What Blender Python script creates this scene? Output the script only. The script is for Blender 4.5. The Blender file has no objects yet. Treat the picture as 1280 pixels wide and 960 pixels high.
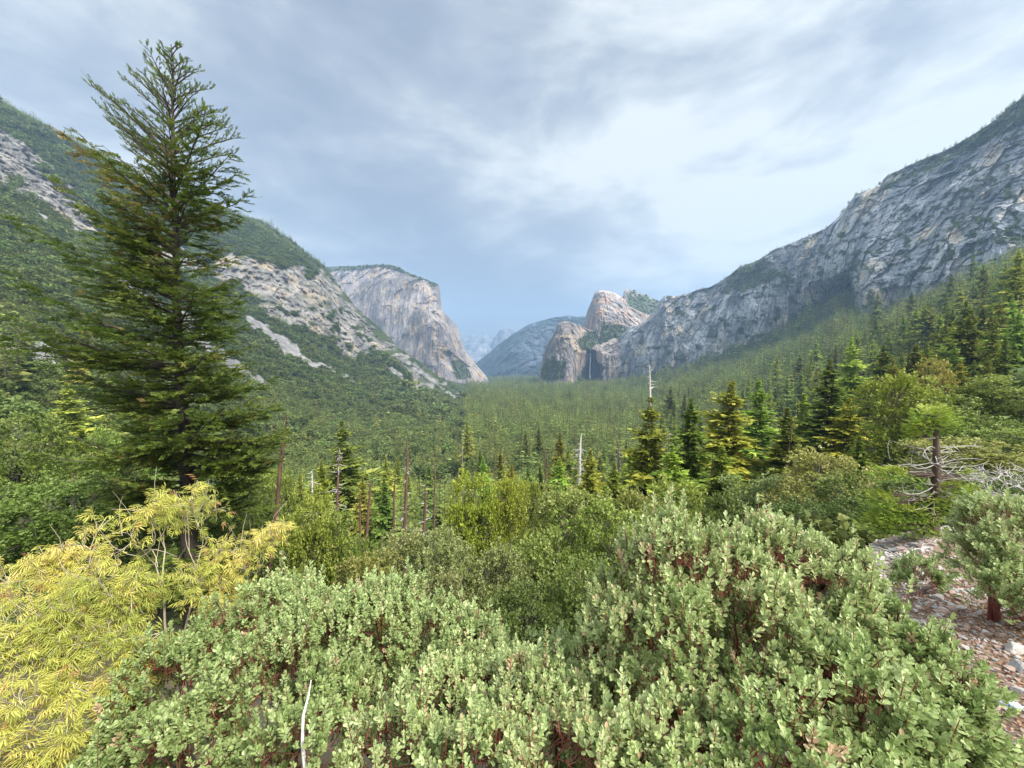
import bpy, math, random
import numpy as np
from mathutils import Vector, Matrix
R = math.radians
rng = np.random.default_rng(7)
random.seed(7)
S = bpy.context.scene

# ------------------------------------------------------------------ camera
F, PITCH = 486.0, R(2.6)
cam_d = bpy.data.cameras.new('camera'); cam = bpy.data.objects.new('camera', cam_d)
S.collection.objects.link(cam); S.camera = cam
cam_d.sensor_width = 36; cam_d.lens = 36 * F / 1280
cam_d.clip_start = 0.05; cam_d.clip_end = 60000
cam.location = (0, 0, 0); cam.rotation_euler = (R(90) - PITCH, 0, 0)

# ------------------------------------------------------------------ light
SUN_EL, SUN_AZ = R(47), R(132)            # azimuth clockwise from +Y (the view): high, from the right
EXPOSURE = 2.42
S.view_settings.view_transform = 'Standard'; S.view_settings.look = 'None'
S.view_settings.gamma = 1; S.view_settings.use_curve_mapping = False
S.view_settings.exposure = EXPOSURE
sd = bpy.data.lights.new('sun', 'SUN'); sd.energy = 1.5; sd.angle = R(14); sd.color = (1, .955, .88)
so = bpy.data.objects.new('sun', sd); S.collection.objects.link(so)
sv = Vector((math.sin(SUN_AZ) * math.cos(SUN_EL), math.cos(SUN_AZ) * math.cos(SUN_EL), math.sin(SUN_EL)))
so.rotation_euler = sv.to_track_quat('Z', 'Y').to_euler()

def NT(tree):
    N, L = tree.nodes, tree.links
    def n(t, **kw):
        x = N.new(t)
        for k, v in kw.items():
            if k.startswith('i_'):
                key = k[2:]
                key = int(key) if key.isdigit() else key.replace('_', ' ')
                if hasattr(v, 'is_linked') or isinstance(v, bpy.types.NodeSocket): L.new(v, x.inputs[key])
                else: x.inputs[key].default_value = v
            else: setattr(x, k, v)
        return x
    def m(op, a, b=None, c=None, clamp=False):
        x = N.new('ShaderNodeMath'); x.operation = op; x.use_clamp = clamp
        for i, v in enumerate((a, b, c)):
            if v is None: continue
            if isinstance(v, bpy.types.NodeSocket): L.new(v, x.inputs[i])
            else: x.inputs[i].default_value = v
        return x.outputs[0]
    def mix(f, a, b, mode='MIX'):
        x = N.new('ShaderNodeMix'); x.data_type = 'RGBA'; x.blend_type = mode
        for i, v in ((0, f), (6, a), (7, b)):
            if isinstance(v, bpy.types.NodeSocket): L.new(v, x.inputs[i])
            elif i == 0: x.inputs[0].default_value = v
            else: x.inputs[i].default_value = (*v, 1)
        return x.outputs[2]
    def ramp(f, stops, interp='LINEAR'):
        x = N.new('ShaderNodeValToRGB'); x.color_ramp.interpolation = interp
        e = x.color_ramp.elements
        while len(e) < len(stops): e.new(.5)
        for q, (p, c) in zip(e, stops):
            q.position = p; q.color = (*c, 1) if len(c) == 3 else c
        L.new(f, x.inputs[0]); return x.outputs[0]
    return n, m, mix, ramp, L

W = bpy.data.worlds.new('World'); S.world = W; W.use_nodes = True
W.node_tree.nodes.clear()
n, m, mix, ramp, L = NT(W.node_tree)
sky = n('ShaderNodeTexSky', sky_type='NISHITA'); sky.sun_disc = False
sky.sun_elevation = SUN_EL; sky.sun_rotation = SUN_AZ; sky.air_density = 1.2; sky.dust_density = 1.5
tc = n('ShaderNodeTexCoord'); sp = n('ShaderNodeSeparateXYZ', i_0=tc.outputs['Generated'])
X, Y_, Z = sp.outputs
cv = n('ShaderNodeMapping', i_Vector=tc.outputs['Generated']); cv.inputs['Scale'].default_value = (1, 1, 2.3); cv.inputs['Location'].default_value = (.35, 0, .1)
n1 = n('ShaderNodeTexNoise', i_Vector=cv.outputs[0], i_Scale=2.9, i_Detail=9.0, i_Roughness=.6, i_Distortion=.22)
mp = n('ShaderNodeMapping', i_Vector=cv.outputs[0]); mp.inputs['Location'].default_value = (3.1, 1.7, 0); mp.inputs['Scale'].default_value = (.8, 1.2, 1)
n2 = n('ShaderNodeTexNoise', i_Vector=mp.outputs[0], i_Scale=1.3, i_Detail=4.0, i_Roughness=.5, i_Distortion=.3)
fld = m('ADD', m('MULTIPLY', n1.outputs[0], .6), m('MULTIPLY', n2.outputs[0], .4))
# the thin, bright part of the deck stands where the hidden sun is, up on the right
nv = n('ShaderNodeVectorMath', operation='NORMALIZE', i_0=tc.outputs['Generated'])
dt = n('ShaderNodeVectorMath', operation='DOT_PRODUCT', i_0=nv.outputs[0]); dt.inputs[1].default_value = Vector((.56, .68, .47)).normalized()
glow = m('POWER', m('MAXIMUM', dt.outputs['Value'], 0.0), 9.0)
dz = n('ShaderNodeVectorMath', operation='DOT_PRODUCT', i_0=nv.outputs[0]); dz.inputs[1].default_value = Vector((.02, .93, .36)).normalized()
dark = m('POWER', m('MAXIMUM', dz.outputs['Value'], 0.0), 14.0)
fld = m('ADD', m('MULTIPLY', m('SUBTRACT', fld, .5), 1.75), .49)
f2 = m('ADD', m('SUBTRACT', fld, m('MULTIPLY', dark, .12)), m('MULTIPLY', glow, .20))
ccol = ramp(f2, [(.32, (.62, .67, .77)), (.42, (.76, .81, .90)), (.50, (.94, .99, 1.04)), (.58, (1.24, 1.29, 1.28)), (.70, (1.74, 1.76, 1.67))])
W_CLOUD = ccol
lift = m('ADD', m('ADD', 1.0, m('MULTIPLY', m('MAXIMUM', m('SUBTRACT', Z, .68), 0.0), 19.0)), m('MULTIPLY', m('MAXIMUM', m('SUBTRACT', m('MULTIPLY', Y_, -1.0), .1), 0.0), 2.6))   # overcast: bright overhead; out-of-view boost there and behind the camera adds ambient light
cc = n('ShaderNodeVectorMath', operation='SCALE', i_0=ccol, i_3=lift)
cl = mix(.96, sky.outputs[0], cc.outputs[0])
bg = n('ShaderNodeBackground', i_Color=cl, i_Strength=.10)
out = n('ShaderNodeOutputWorld'); L.new(bg.outputs[0], out.inputs[0])
W.cycles.sampling_method = 'MANUAL'; W.cycles.sample_map_resolution = 512

cy_ = S.cycles
cy_.use_denoising = True; cy_.denoising_prefilter = 'ACCURATE'; cy_.use_adaptive_sampling = False
cy_.max_bounces = 6; cy_.diffuse_bounces = 4; cy_.glossy_bounces = 1; cy_.transmission_bounces = 3
cy_.transparent_max_bounces = 4; cy_.volume_bounces = 0; cy_.denoising_input_passes = 'RGB_ALBEDO_NORMAL'
cy_.sample_clamp_indirect = 3; cy_.caustics_reflective = False; cy_.caustics_refractive = False
cy_.use_light_tree = False

# ------------------------------------------------------------------ helpers
def at(px, py, Y):
    """A point seen at (px, py) of the photograph, Y metres ahead (arrays welcome)."""
    a = (np.asarray(px, float) - 640) / F; b = (480 - np.asarray(py, float)) / F
    c, s = math.cos(PITCH), math.sin(PITCH)
    dy = c + b * s; dz_ = b * c - s
    k = np.asarray(Y, float) / dy
    return np.stack(np.broadcast_arrays(a * k, dy * k, dz_ * k), -1)
def proj(p):
    c, s = math.cos(PITCH), math.sin(PITCH)
    p = np.asarray(p, float)
    d = p[..., 1] * c - p[..., 2] * s; u = p[..., 1] * s + p[..., 2] * c
    d = np.where(np.abs(d) < 1e-6, 1e-6, d)
    return 640 + F * p[..., 0] / d, 480 - F * u / d
def _h(i, j, k, sd):
    h = (i * 374761393 + j * 668265263 + k * 2147483647 + sd * 974634777) & 0xffffffff
    h = ((h ^ (h >> 13)) * 1274126177) & 0xffffffff
    h = ((h ^ (h >> 16)) * 2246822519) & 0xffffffff
    return ((h ^ (h >> 15)) & 0xffffff) / 16777215.0
def vn(p, sd=0):
    i = np.floor(p).astype(np.int64); f = p - i; f = f * f * f * (f * (f * 6 - 15) + 10)
    r = 0
    for a in (0, 1):
        wa = f[..., 0] if a else 1 - f[..., 0]
        for b in (0, 1):
            wb = f[..., 1] if b else 1 - f[..., 1]
            for c in (0, 1):
                wc = f[..., 2] if c else 1 - f[..., 2]
                r = r + wa * wb * wc * _h(i[..., 0] + a, i[..., 1] + b, i[..., 2] + c, sd)
    return r * 2 - 1
def fbm(p, sc, oct=5, sd=0, gain=.5, ridge=False):
    p = np.asarray(p, float) * np.asarray(sc, float); r = 0; a = 1; t = 0
    for o in range(oct):
        v = vn(p, sd + o * 17)
        if ridge: v = 1 - 2 * np.abs(v)
        r = r + a * v; t += a; a *= gain; p = p * 2.03 + 11.7
    return r / t
def sst(x, a, b):
    t = np.clip((x - a) / (b - a), 0, 1); return t * t * (3 - 2 * t)
def lerp(a, b, t): return a + (b - a) * t
def cmix(a, b, t):
    return np.asarray(a) + (np.asarray(b) - np.asarray(a)) * t[..., None]
def poly_sd(px, py, poly):
    """Signed distance in photograph pixels to a polygon, positive inside."""
    q = np.asarray(poly, float); d = np.full(px.shape, 1e9); ins = np.zeros(px.shape, bool)
    for k in range(len(q)):
        a, b = q[k], q[(k + 1) % len(q)]
        e = b - a; wx, wy = px - a[0], py - a[1]
        t = np.clip((wx * e[0] + wy * e[1]) / (e @ e + 1e-9), 0, 1)
        d = np.minimum(d, np.hypot(wx - e[0] * t, wy - e[1] * t))
        c = ((a[1] > py) != (b[1] > py)) & (px < (b[0] - a[0]) * (py - a[1]) / (b[1] - a[1] + 1e-12) + a[0])
        ins ^= c
    return np.where(ins, d, -d)
def line_sd(px, py, pts):
    """pts: (x, y, half width) chain; positive inside."""
    r = np.full(px.shape, -1e9)
    for a, b in zip(pts[:-1], pts[1:]):
        ex, ey = b[0] - a[0], b[1] - a[1]
        t = np.clip(((px - a[0]) * ex + (py - a[1]) * ey) / (ex * ex + ey * ey), 0, 1)
        r = np.maximum(r, a[2] + (b[2] - a[2]) * t - np.hypot(px - a[0] - ex * t, py - a[1] - ey * t))
    return r

def mesh_np(name, V, faces, attrs=None, cols=None, smooth=False, matidx=None, corner=None):
    """faces: list of (n,k) int arrays."""
    me = bpy.data.meshes.new(name)
    V = np.ascontiguousarray(V, np.float32)
    faces = [np.asarray(f, np.int32) for f in faces if len(f)]
    me.vertices.add(len(V)); me.vertices.foreach_set('co', V.ravel())
    tot = sum(f.size for f in faces); npoly = sum(len(f) for f in faces)
    if npoly:
        me.loops.add(tot); me.polygons.add(npoly)
        me.loops.foreach_set('vertex_index', np.concatenate([f.ravel() for f in faces]))
        cnt = np.concatenate([np.full(len(f), f.shape[1], np.int32) for f in faces])
        st = np.concatenate([[0], np.cumsum(cnt)[:-1]]).astype(np.int32)
        me.polygons.foreach_set('loop_start', st)
        if matidx is not None: me.polygons.foreach_set('material_index', np.asarray(matidx, np.int32))
        me.update(calc_edges=True)
        me.polygons.foreach_set('use_smooth', np.full(npoly, smooth, bool))
    if attrs:
        for k, v in attrs.items():
            a = me.attributes.new(k, 'FLOAT', 'POINT'); a.data.foreach_set('value', np.ascontiguousarray(v, np.float32))
    if cols is not None:
        a = me.attributes.new('Col', 'FLOAT_COLOR', 'POINT')
        c = np.ones((len(V), 4), np.float32); c[:, :3] = cols; a.data.foreach_set('color', c.ravel())
    return me
def link(name, me, mats=None, parent=None, loc=None):
    o = bpy.data.objects.new(name, me); S.collection.objects.link(o)
    if mats is not None and me is not None and len(me.materials) == 0:
        for q in (mats if isinstance(mats, (list, tuple)) else [mats]): me.materials.append(q)
    if parent is not None: o.parent = parent
    if loc is not None: o.location = tuple(loc)
    return o
def tag(o, label=None, cat=None, group=None, kind=None):
    if label: o['label'] = label
    if cat: o['category'] = cat
    if group: o['group'] = group
    if kind: o['kind'] = kind
    return o
def empty(name, loc, label, cat, group=None, rz=0.0, sc=1.0):
    o = bpy.data.objects.new(name, None); S.collection.objects.link(o)
    o.empty_display_size = .2
    o.location = tuple(float(v) for v in loc); o.rotation_euler = (0, 0, rz)
    o.scale = (sc, sc, sc) if np.isscalar(sc) else sc
    return tag(o, label, cat, group)
PROTO_KIDS = {}; KIDS = PROTO_KIDS
def copy_thing(src, loc, label, group=None, rz=0.0, sc=1.0):
    c = src.copy(); S.collection.objects.link(c)
    c.location = tuple(float(v) for v in loc); c.rotation_euler = (0, 0, rz)
    c.scale = (sc, sc, sc) if np.isscalar(sc) else sc
    c['label'] = label
    if group: c['group'] = group
    KIDS[c.name] = []
    for k in PROTO_KIDS[src.name]:
        d = k.copy(); d.parent = c; S.collection.objects.link(d); KIDS[c.name].append(d)
    return c

class Tubes:
    """Collects tapered tubes into one mesh."""
    def __init__(s): s.V, s.F, s.T, s.n = [], [], [], 0
    def add(s, P, r, sides=5, t=0.0):
        P = np.asarray(P, float); k = len(P); r = np.broadcast_to(np.asarray(r, float), (k,))
        T = np.gradient(P, axis=0); T /= np.linalg.norm(T, axis=1, keepdims=True) + 1e-12
        ref = np.array([0, 0, 1.]) if abs(T[:, 2]).mean() < .8 else np.array([1., 0, 0])
        A = np.cross(T, ref); A /= np.linalg.norm(A, axis=1, keepdims=True) + 1e-12
        B = np.cross(T, A)
        an = np.arange(sides) * 2 * math.pi / sides
        ring = P[:, None] + r[:, None, None] * (A[:, None] * np.cos(an)[None, :, None] + B[:, None] * np.sin(an)[None, :, None])
        s.V.append(ring.reshape(-1, 3))
        i = np.arange(k - 1)[:, None] * sides; j = np.arange(sides)[None]; j2 = (j + 1) % sides
        s.F.append(np.stack([i + j, i + j2, i + sides + j2, i + sides + j], -1).reshape(-1, 4) + s.n)
        s.T.append(np.full(k * sides, t)); s.n += k * sides
    def mesh(s, name, smooth=True):
        return mesh_np(name, np.concatenate(s.V), [np.concatenate(s.F)], {'t': np.concatenate(s.T)}, smooth=smooth)
def curve(a, b, n=5, bend=0.1, sag=0.0, d0=None):
    a, b = np.asarray(a, float), np.asarray(b, float); t = np.linspace(0, 1, n)[:, None]
    l = np.linalg.norm(b - a)
    if d0 is not None:
        c = a + np.asarray(d0) * l * .45
        P = (1 - t) ** 2 * a + 2 * t * (1 - t) * c + t * t * b
    else: P = a + (b - a) * t
    w = np.sin(t * math.pi) * l
    P = P + w * bend * rng.normal(0, 1, 3)[None]
    P[:, 2] -= (w * sag)[:, 0]
    return P
def frames(D, spin=None, up=None):
    """Rotation matrices whose local +Z is D."""
    D = D / (np.linalg.norm(D, axis=1, keepdims=True) + 1e-12); N = len(D)
    ref = np.where(np.abs(D[:, 2:3]) < .9, np.array([[0, 0, 1.]]), np.array([[1., 0, 0]]))
    A = np.cross(ref, D); A /= np.linalg.norm(A, axis=1, keepdims=True); B = np.cross(D, A)
    if spin is None: spin = rng.uniform(0, 2 * math.pi, N)
    c, s = np.cos(spin)[:, None], np.sin(spin)[:, None]
    return np.stack([A * c + B * s, B * c - A * s, D], -1)
def replicate(pv, pf, M, Lc, sc, t, pt=None):
    """Copies of a little mesh: pv (k,3), pf list of (n,m); M (N,3,3), Lc (N,3), sc (N,), t (N,) tint."""
    N, k = len(Lc), len(pv)
    V = np.einsum('nij,kj->nki', M, pv) * np.reshape(sc, (-1, 1, 1)) + Lc[:, None]
    off = (np.arange(N) * k)[:, None, None]
    Fs = [(np.asarray(f)[None] + off).reshape(-1, np.asarray(f).shape[1]) for f in pf]
    tt = np.repeat(t, k) if pt is None else (t[:, None] + pt[None]).ravel()
    return V.reshape(-1, 3), Fs, tt
class Leaves:
    def __init__(s): s.V, s.F, s.T, s.n = [], {}, [], 0
    def add(s, pv, pf, M, Lc, sc, t, pt=None):
        V, Fs, T = replicate(pv, pf, M, Lc, sc, t, pt)
        s.V.append(V); s.T.append(T)
        for f in Fs: s.F.setdefault(f.shape[1], []).append(f + s.n)
        s.n += len(V)
    def mesh(s, name): return mesh_np(name, np.concatenate(s.V), [np.concatenate(v) for v in s.F.values()], {'t': np.concatenate(s.T)})

# ------------------------------------------------------------------ materials
def leaf_mat(name, stops, rough=.5, trans=.28, rnd=.25, spec=.35, hue=0.03):
    mt = bpy.data.materials.new(name); mt.use_nodes = True; mt.node_tree.nodes.clear()
    n, m, mix, ramp, L = NT(mt.node_tree)
    a = n('ShaderNodeAttribute', attribute_name='t')
    oi = n('ShaderNodeObjectInfo')
    c = ramp(a.outputs['Fac'], stops)
    h = n('ShaderNodeHueSaturation', i_Color=c)
    L.new(m('ADD', .5 - hue / 2, m('MULTIPLY', oi.outputs['Random'], hue)), h.inputs['Hue'])
    r2 = m('FRACT', m('MULTIPLY', oi.outputs['Random'], 7.31))
    L.new(m('ADD', 1 - rnd, m('MULTIPLY', r2, 2 * rnd)), h.inputs['Value'])
    h.inputs['Saturation'].default_value = 1.0
    col = mix(1.0, h.outputs[0], oi.outputs['Color'], 'MULTIPLY')
    b = n('ShaderNodeBsdfPrincipled', i_Base_Color=col, i_Roughness=rough)
    b.inputs['Specular IOR Level'].default_value = spec
    t = n('ShaderNodeBsdfTranslucent', i_Color=col)
    ms = n('ShaderNodeMixShader', i_0=trans, i_1=b.outputs[0], i_2=t.outputs[0])
    o = n('ShaderNodeOutputMaterial'); L.new(ms.outputs[0], o.inputs[0])
    return mt
def bark_mat(name, c1, c2, scale=6.0, rough=.85, stretch=.2):
    mt = bpy.data.materials.new(name); mt.use_nodes = True; mt.node_tree.nodes.clear()
    n, m, mix, ramp, L = NT(mt.node_tree)
    tc = n('ShaderNodeTexCoord'); mp = n('ShaderNodeMapping', i_Vector=tc.outputs['Object']); mp.inputs['Scale'].default_value = (1, 1, stretch)
    nz = n('ShaderNodeTexNoise', i_Vector=mp.outputs[0], i_Scale=scale, i_Detail=5.0, i_Roughness=.65)
    c = ramp(nz.outputs[0], [(.33, c1), (.66, c2)])
    bp = n('ShaderNodeBump', i_Height=nz.outputs[0], i_Strength=.6, i_Distance=.03)
    b = n('ShaderNodeBsdfPrincipled', i_Base_Color=c, i_Roughness=rough, i_Normal=bp.outputs[0])
    o = n('ShaderNodeOutputMaterial'); L.new(b.outputs[0], o.inputs[0]); return mt
def surf_mat(name, s1, s2, var=.3, bump=.5, bdist=1.0, stretch=1.0, rough=.9):
    """Base colour from the surface's own 'Col' attribute, broken up by two noises."""
    mt = bpy.data.materials.new(name); mt.use_nodes = True; mt.node_tree.nodes.clear()
    n, m, mix, ramp, L = NT(mt.node_tree)
    a = n('ShaderNodeAttribute', attribute_name='Col')
    g = n('ShaderNodeNewGeometry')
    mp = n('ShaderNodeMapping', i_Vector=g.outputs['Position']); mp.inputs['Scale'].default_value = (1, 1, stretch)
    n1 = n('ShaderNodeTexNoise', i_Vector=mp.outputs[0], i_Scale=s1, i_Detail=8.0, i_Roughness=.65)
    n2 = n('ShaderNodeTexNoise', i_Vector=mp.outputs[0], i_Scale=s2, i_Detail=5.0, i_Roughness=.6)
    v = m('ADD', m('MULTIPLY', n1.outputs[0], .6), m('MULTIPLY', n2.outputs[0], .4))
    k = n('ShaderNodeMapRange', i_Value=v); k.inputs['From Min'].default_value = .32; k.inputs['From Max'].default_value = .68
    k.inputs['To Min'].default_value = 1 - var; k.inputs['To Max'].default_value = 1 + var
    sc = n('ShaderNodeVectorMath', operation='SCALE', i_0=a.outputs['Color'], i_3=k.outputs[0])
    bp = n('ShaderNodeBump', i_Height=v, i_Strength=bump, i_Distance=bdist)
    b = n('ShaderNodeBsdfPrincipled', i_Base_Color=sc.outputs[0], i_Roughness=rough, i_Normal=bp.outputs[0])
    b.inputs['Specular IOR Level'].default_value = .2
    o = n('ShaderNodeOutputMaterial'); L.new(b.outputs[0], o.inputs[0]); return mt

M_ROCK = surf_mat('granite', .03, .16, .34, .55, 2.5, .3)
M_ROCKF = surf_mat('far_granite', .004, .02, .35, .8, 20.0, .5)
M_LAND = surf_mat('hillside', .05, .5, .35, .6, .8, .6)
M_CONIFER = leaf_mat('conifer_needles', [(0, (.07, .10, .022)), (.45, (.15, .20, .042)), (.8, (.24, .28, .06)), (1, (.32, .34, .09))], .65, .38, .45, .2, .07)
M_FIR = leaf_mat('fir_needles', [(0, (.045, .075, .014)), (.4, (.085, .14, .022)), (.75, (.15, .205, .032)), (.92, (.21, .22, .05)), (1, (.28, .20, .065))], .55, .35, .08, .3, .01)
M_OAK = leaf_mat('oak_leaves', [(0, (.10, .12, .03)), (.5, (.17, .205, .055)), (.85, (.25, .28, .09)), (1, (.32, .33, .14))], .5, .3, .18, .3, .035)
M_BRUSH = leaf_mat('brush_leaves', [(0, (.055, .08, .018)), (.5, (.13, .17, .042)), (1, (.25, .28, .09))], .6, .3, .36, .2, .045)
M_MANZ = leaf_mat('manzanita_leaves', [(0, (.15, .225, .06)), (.45, (.30, .385, .135)), (.85, (.46, .54, .245)), (.96, (.52, .58, .29)), (1, (.50, .36, .22))], .42, .32, .04, .5, .006)
M_YEL = leaf_mat('yellow_leaves', [(0, (.27, .33, .06)), (.35, (.43, .46, .09)), (.75, (.62, .56, .14)), (.93, (.64, .55, .20)), (1, (.36, .22, .08))], .5, .38, .03, .35, .005)
M_BARK = bark_mat('conifer_bark', (.045, .028, .02), (.11, .075, .055), 5)
M_BARKP = bark_mat('pine_bark', (.022, .018, .014), (.07, .052, .04), 5)
M_BARKG = bark_mat('oak_bark', (.08, .07, .055), (.18, .16, .13), 5)
M_SNAG = bark_mat('snag_bark', (.06, .032, .024), (.16, .085, .06), 3)
M_GREY = bark_mat('weathered_wood', (.30, .28, .25), (.58, .55, .50), 8)
M_DULL = bark_mat('dull_dead_wood', (.13, .115, .10), (.26, .24, .21), 8)
M_RED = bark_mat('manzanita_bark', (.10, .024, .018), (.26, .075, .05), 14, .5)
M_PALE = bark_mat('pale_bark', (.26, .21, .14), (.48, .42, .30), 10)
M_WHITE = bark_mat('bleached_wood', (.55, .52, .48), (.8, .77, .72), 8)
# ------------------------------------------------------------------ terrain
# Each row runs left to right: (px, Y, height) with height either ('z', metres) or the row of the photograph where it shows.
US = np.concatenate([np.linspace(-2.6, -1.45, 40, endpoint=False), np.linspace(-1.45, -.9, 170, endpoint=False), np.linspace(-.9, -.12, 420, endpoint=False), np.linspace(-.12, 1.45, 400, endpoint=False), np.linspace(1.45, 2.6, 40)])
def row(pts, mode):
    u, z, y = [], [], []
    for px, Y, h in pts:
        if mode == 'z': u.append((px - 640) / F); z.append(h); y.append(Y)
        else:
            p = at(px, h, Y); u.append(p[0] / p[1]); z.append(p[2]); y.append(Y)
    o = np.argsort(u); u, z, y = np.array(u)[o], np.array(z)[o], np.array(y)[o]
    sl = np.interp(US, u, z / y); yy = np.exp(np.interp(US, u, np.log(y)))
    return yy, sl * yy
ROWS = [
 row([(-600, .3, -1.75), (1900, .3, -1.75)], 'z'),
 row([(-600, 1.0, -2.0), (1900, 1.0, -2.0)], 'z'),
 row([(-600, 3, -3.0), (640, 3, -3.3), (1100, 3, -2.95), (1280, 3, -2.85), (1900, 3, -2.6)], 'z'),
 row([(-600, 6, -6), (640, 6, -6.6), (1000, 6, -5.6), (1100, 6, -3.9), (1180, 6, -3.55), (1280, 6, -3.5), (1900, 6, -3)], 'z'),
 row([(-600, 12, -9), (300, 12, -10.5), (640, 12, -12), (1000, 12, -10), (1100, 12, -5.6), (1165, 12, -5.1), (1230, 12, -5.2), (1280, 12, -5.4), (1900, 12, -4)], 'z'),
 row([(-600, 30, -13), (0, 30, -17), (300, 30, -20), (640, 30, -24), (950, 30, -21), (1100, 30, -15), (1280, 30, -12), (1900, 30, -8)], 'z'),
 row([(-600, 80, -20), (0, 80, -33), (300, 80, -44), (640, 80, -48), (950, 80, -42), (1100, 80, -28), (1280, 80, -14), (1900, 80, 0)], 'z'),
 row([(-600, 180, 20), (0, 180, -22), (150, 180, -58), (300, 180, -84), (640, 180, -88), (950, 180, -76), (1100, 180, -45), (1280, 180, -3), (1900, 180, 40)], 'z'),
 row([(-600, 400, 160), (0, 400, 62), (150, 400, -15), (300, 400, -105), (450, 400, -140), (640, 400, -142), (950, 400, -118), (1100, 400, -50), (1280, 400, 60), (1900, 400, 160)], 'z'),
 row([(-600, 560, 300), (0, 700, 268), (150, 750, 338), (230, 800, 385), (300, 850, 455), (370, 950, 505), (450, 1000, 530), (575, 1000, 533), (800, 1000, 531), (950, 900, 498), (1100, 750, 440), (1280, 700, 355), (1900, 700, 250)], 'p'),
 row([(-600, 700, 170), (0, 950, 212), (150, 1080, 292), (230, 1200, 335), (290, 1350, 372), (340, 1400, 400), (400, 1500, 436), (450, 1650, 462), (500, 1780, 482), (540, 1880, 492), (575, 2000, 495.5), (640, 2000, 495.5), (800, 2000, 492), (900, 1850, 466), (950, 1700, 450), (1020, 1500, 420), (1060, 1420, 400), (1100, 1250, 406), (1180, 1080, 378), (1280, 950, 332), (1900, 900, 230)], 'p'),
 row([(-600, 800, 60), (0, 1130, 165), (60, 1230, 190), (130, 1350, 235), (200, 1450, 278), (260, 1500, 312), (307, 1520, 322), (357, 1600, 333), (400, 1720, 360), (430, 1800, 400), (460, 1870, 425), (500, 1920, 455), (540, 1960, 482), (575, 2080, 494.5), (640, 3200, 482), (760, 2600, 482), (800, 2500, 474), (850, 2300, 464), (890, 2150, 446), (950, 2000, 430), (1000, 1850, 398), (1045, 1800, 370), (1068, 1780, 356), (1080, 1500, 406), (1180, 1130, 374), (1280, 1000, 326), (1900, 950, 225)], 'p'),
 row([(-600, 900, 20), (-60, 1250, 108), (0, 1300, 131), (30, 1330, 148), (60, 1380, 163), (100, 1450, 184), (140, 1500, 206), (190, 1650, 232), (250, 1850, 254), (307, 2000, 272), (325, 2010, 276), (347, 2020, 291), (362, 2030, 300), (385, 2060, 318), (403, 2080, 331), (422, 2090, 356), (440, 2100, 379), (460, 2100, 397), (480, 2090, 415), (500, 2080, 436), (525, 2080, 452), (550, 2090, 472), (570, 2120, 487), (583, 2150, 494), (640, 5000, 473), (700, 4600, 474), (760, 3000, 480), (850, 2700, 470), (950, 2400, 440), (1068, 2200, 370), (1280, 1300, 340), (1900, 1200, 240)], 'p'),
 row([(-600, 1500, 100), (0, 2000, 170), (140, 2200, 240), (307, 2600, 330), (403, 2700, 380), (440, 2800, 430), (500, 2900, 475), (583, 5000, 473.5), (640, 15000, 463), (700, 14000, 464), (850, 3500, 478), (950, 3000, 470), (1068, 2800, 440), (1280, 2500, 420), (1900, 2400, 380)], 'p'),
]
SUB = [3, 6, 10, 14, 18, 16, 16, 20, 40, 80, 90, 110, 24]
Yc = np.array([r[0] for r in ROWS]); Zc = np.array([r[1] for r in ROWS])          # (rows, columns)
sp_ = np.concatenate([[i + k / s for k in range(s)] for i, s in enumerate(SUB)] + [[len(ROWS) - 1]])
i0 = np.minimum(sp_.astype(int), len(ROWS) - 2); ft = (sp_ - i0)[:, None]
Yg = np.exp(np.log(Yc[i0]) * (1 - ft) + np.log(Yc[i0 + 1]) * ft)
sub = (Yg - Yc[i0]) / (Yc[i0 + 1] - Yc[i0])
Zg = Zc[i0] * (1 - sub) + Zc[i0 + 1] * sub
for _ in range(3):                                                                  # soften kinks sideways, keep the ridges
    k = Zg.copy(); k[:, 1:-1] = .25 * Zg[:, :-2] + .5 * Zg[:, 1:-1] + .25 * Zg[:, 2:]
    wq = (sp_ < 8.5).astype(float)[:, None]; Zg = k * wq + Zg * (1 - wq)
P = np.stack([US[None] * Yg, Yg, Zg], -1)
PX, PY = proj(P)
NR, NC = Yg.shape
SG = np.broadcast_to(sp_[:, None], Yg.shape)
side = sst(PX, 620, 480)                                                           # 1 on the left mountain
amp = np.where(Yg < 20, .10, np.where(Yg < 400, .012 * Yg, 4.0)) * sst(Yg, .5, 3)
hi = side * sst(SG, 8, 9.5) * sst(12.3, 11.9, 12.3)
rockpoly = [(262, 325), (285, 318), (307, 319), (335, 325), (357, 333), (372, 336), (388, 345), (400, 333), (412, 345), (440, 380), (462, 413), (478, 430), (455, 446), (423, 440), (400, 423), (372, 408), (340, 392), (318, 372), (300, 357), (262, 352)]
nz1 = fbm(P, (1 / 60, 1 / 60, 1 / 90), 5, 3); nz2 = fbm(P, (1 / 15, 1 / 15, 1 / 15), 4, 9)
nzs = fbm(np.stack([PX, PY, PX * 0], -1), (1 / 22, 1 / 12, 1), 5, 31)
rock = sst(poly_sd(PX, PY, rockpoly) + 13 * nzs, -3, 3)
rock = np.maximum(rock, sst(poly_sd(PX, PY, [(-200, 100), (0, 160), (50, 195), (100, 250), (135, 296), (95, 292), (55, 262), (0, 222), (-200, 200)]) + 20 * nzs, -1, 3))
rock = np.maximum(rock, sst(poly_sd(PX, PY, [(180, 290), (262, 320), (270, 350), (215, 338), (170, 318)]) + 12 * nzs, 0, 3))
rock = np.maximum(rock, .9 * sst(poly_sd(PX, PY, [(425, 395), (470, 410), (520, 450), (560, 480), (540, 490), (480, 460), (440, 440)]) + 26 * nzs - 9, 0, 3))
rock *= (SG < 12.2)
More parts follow.
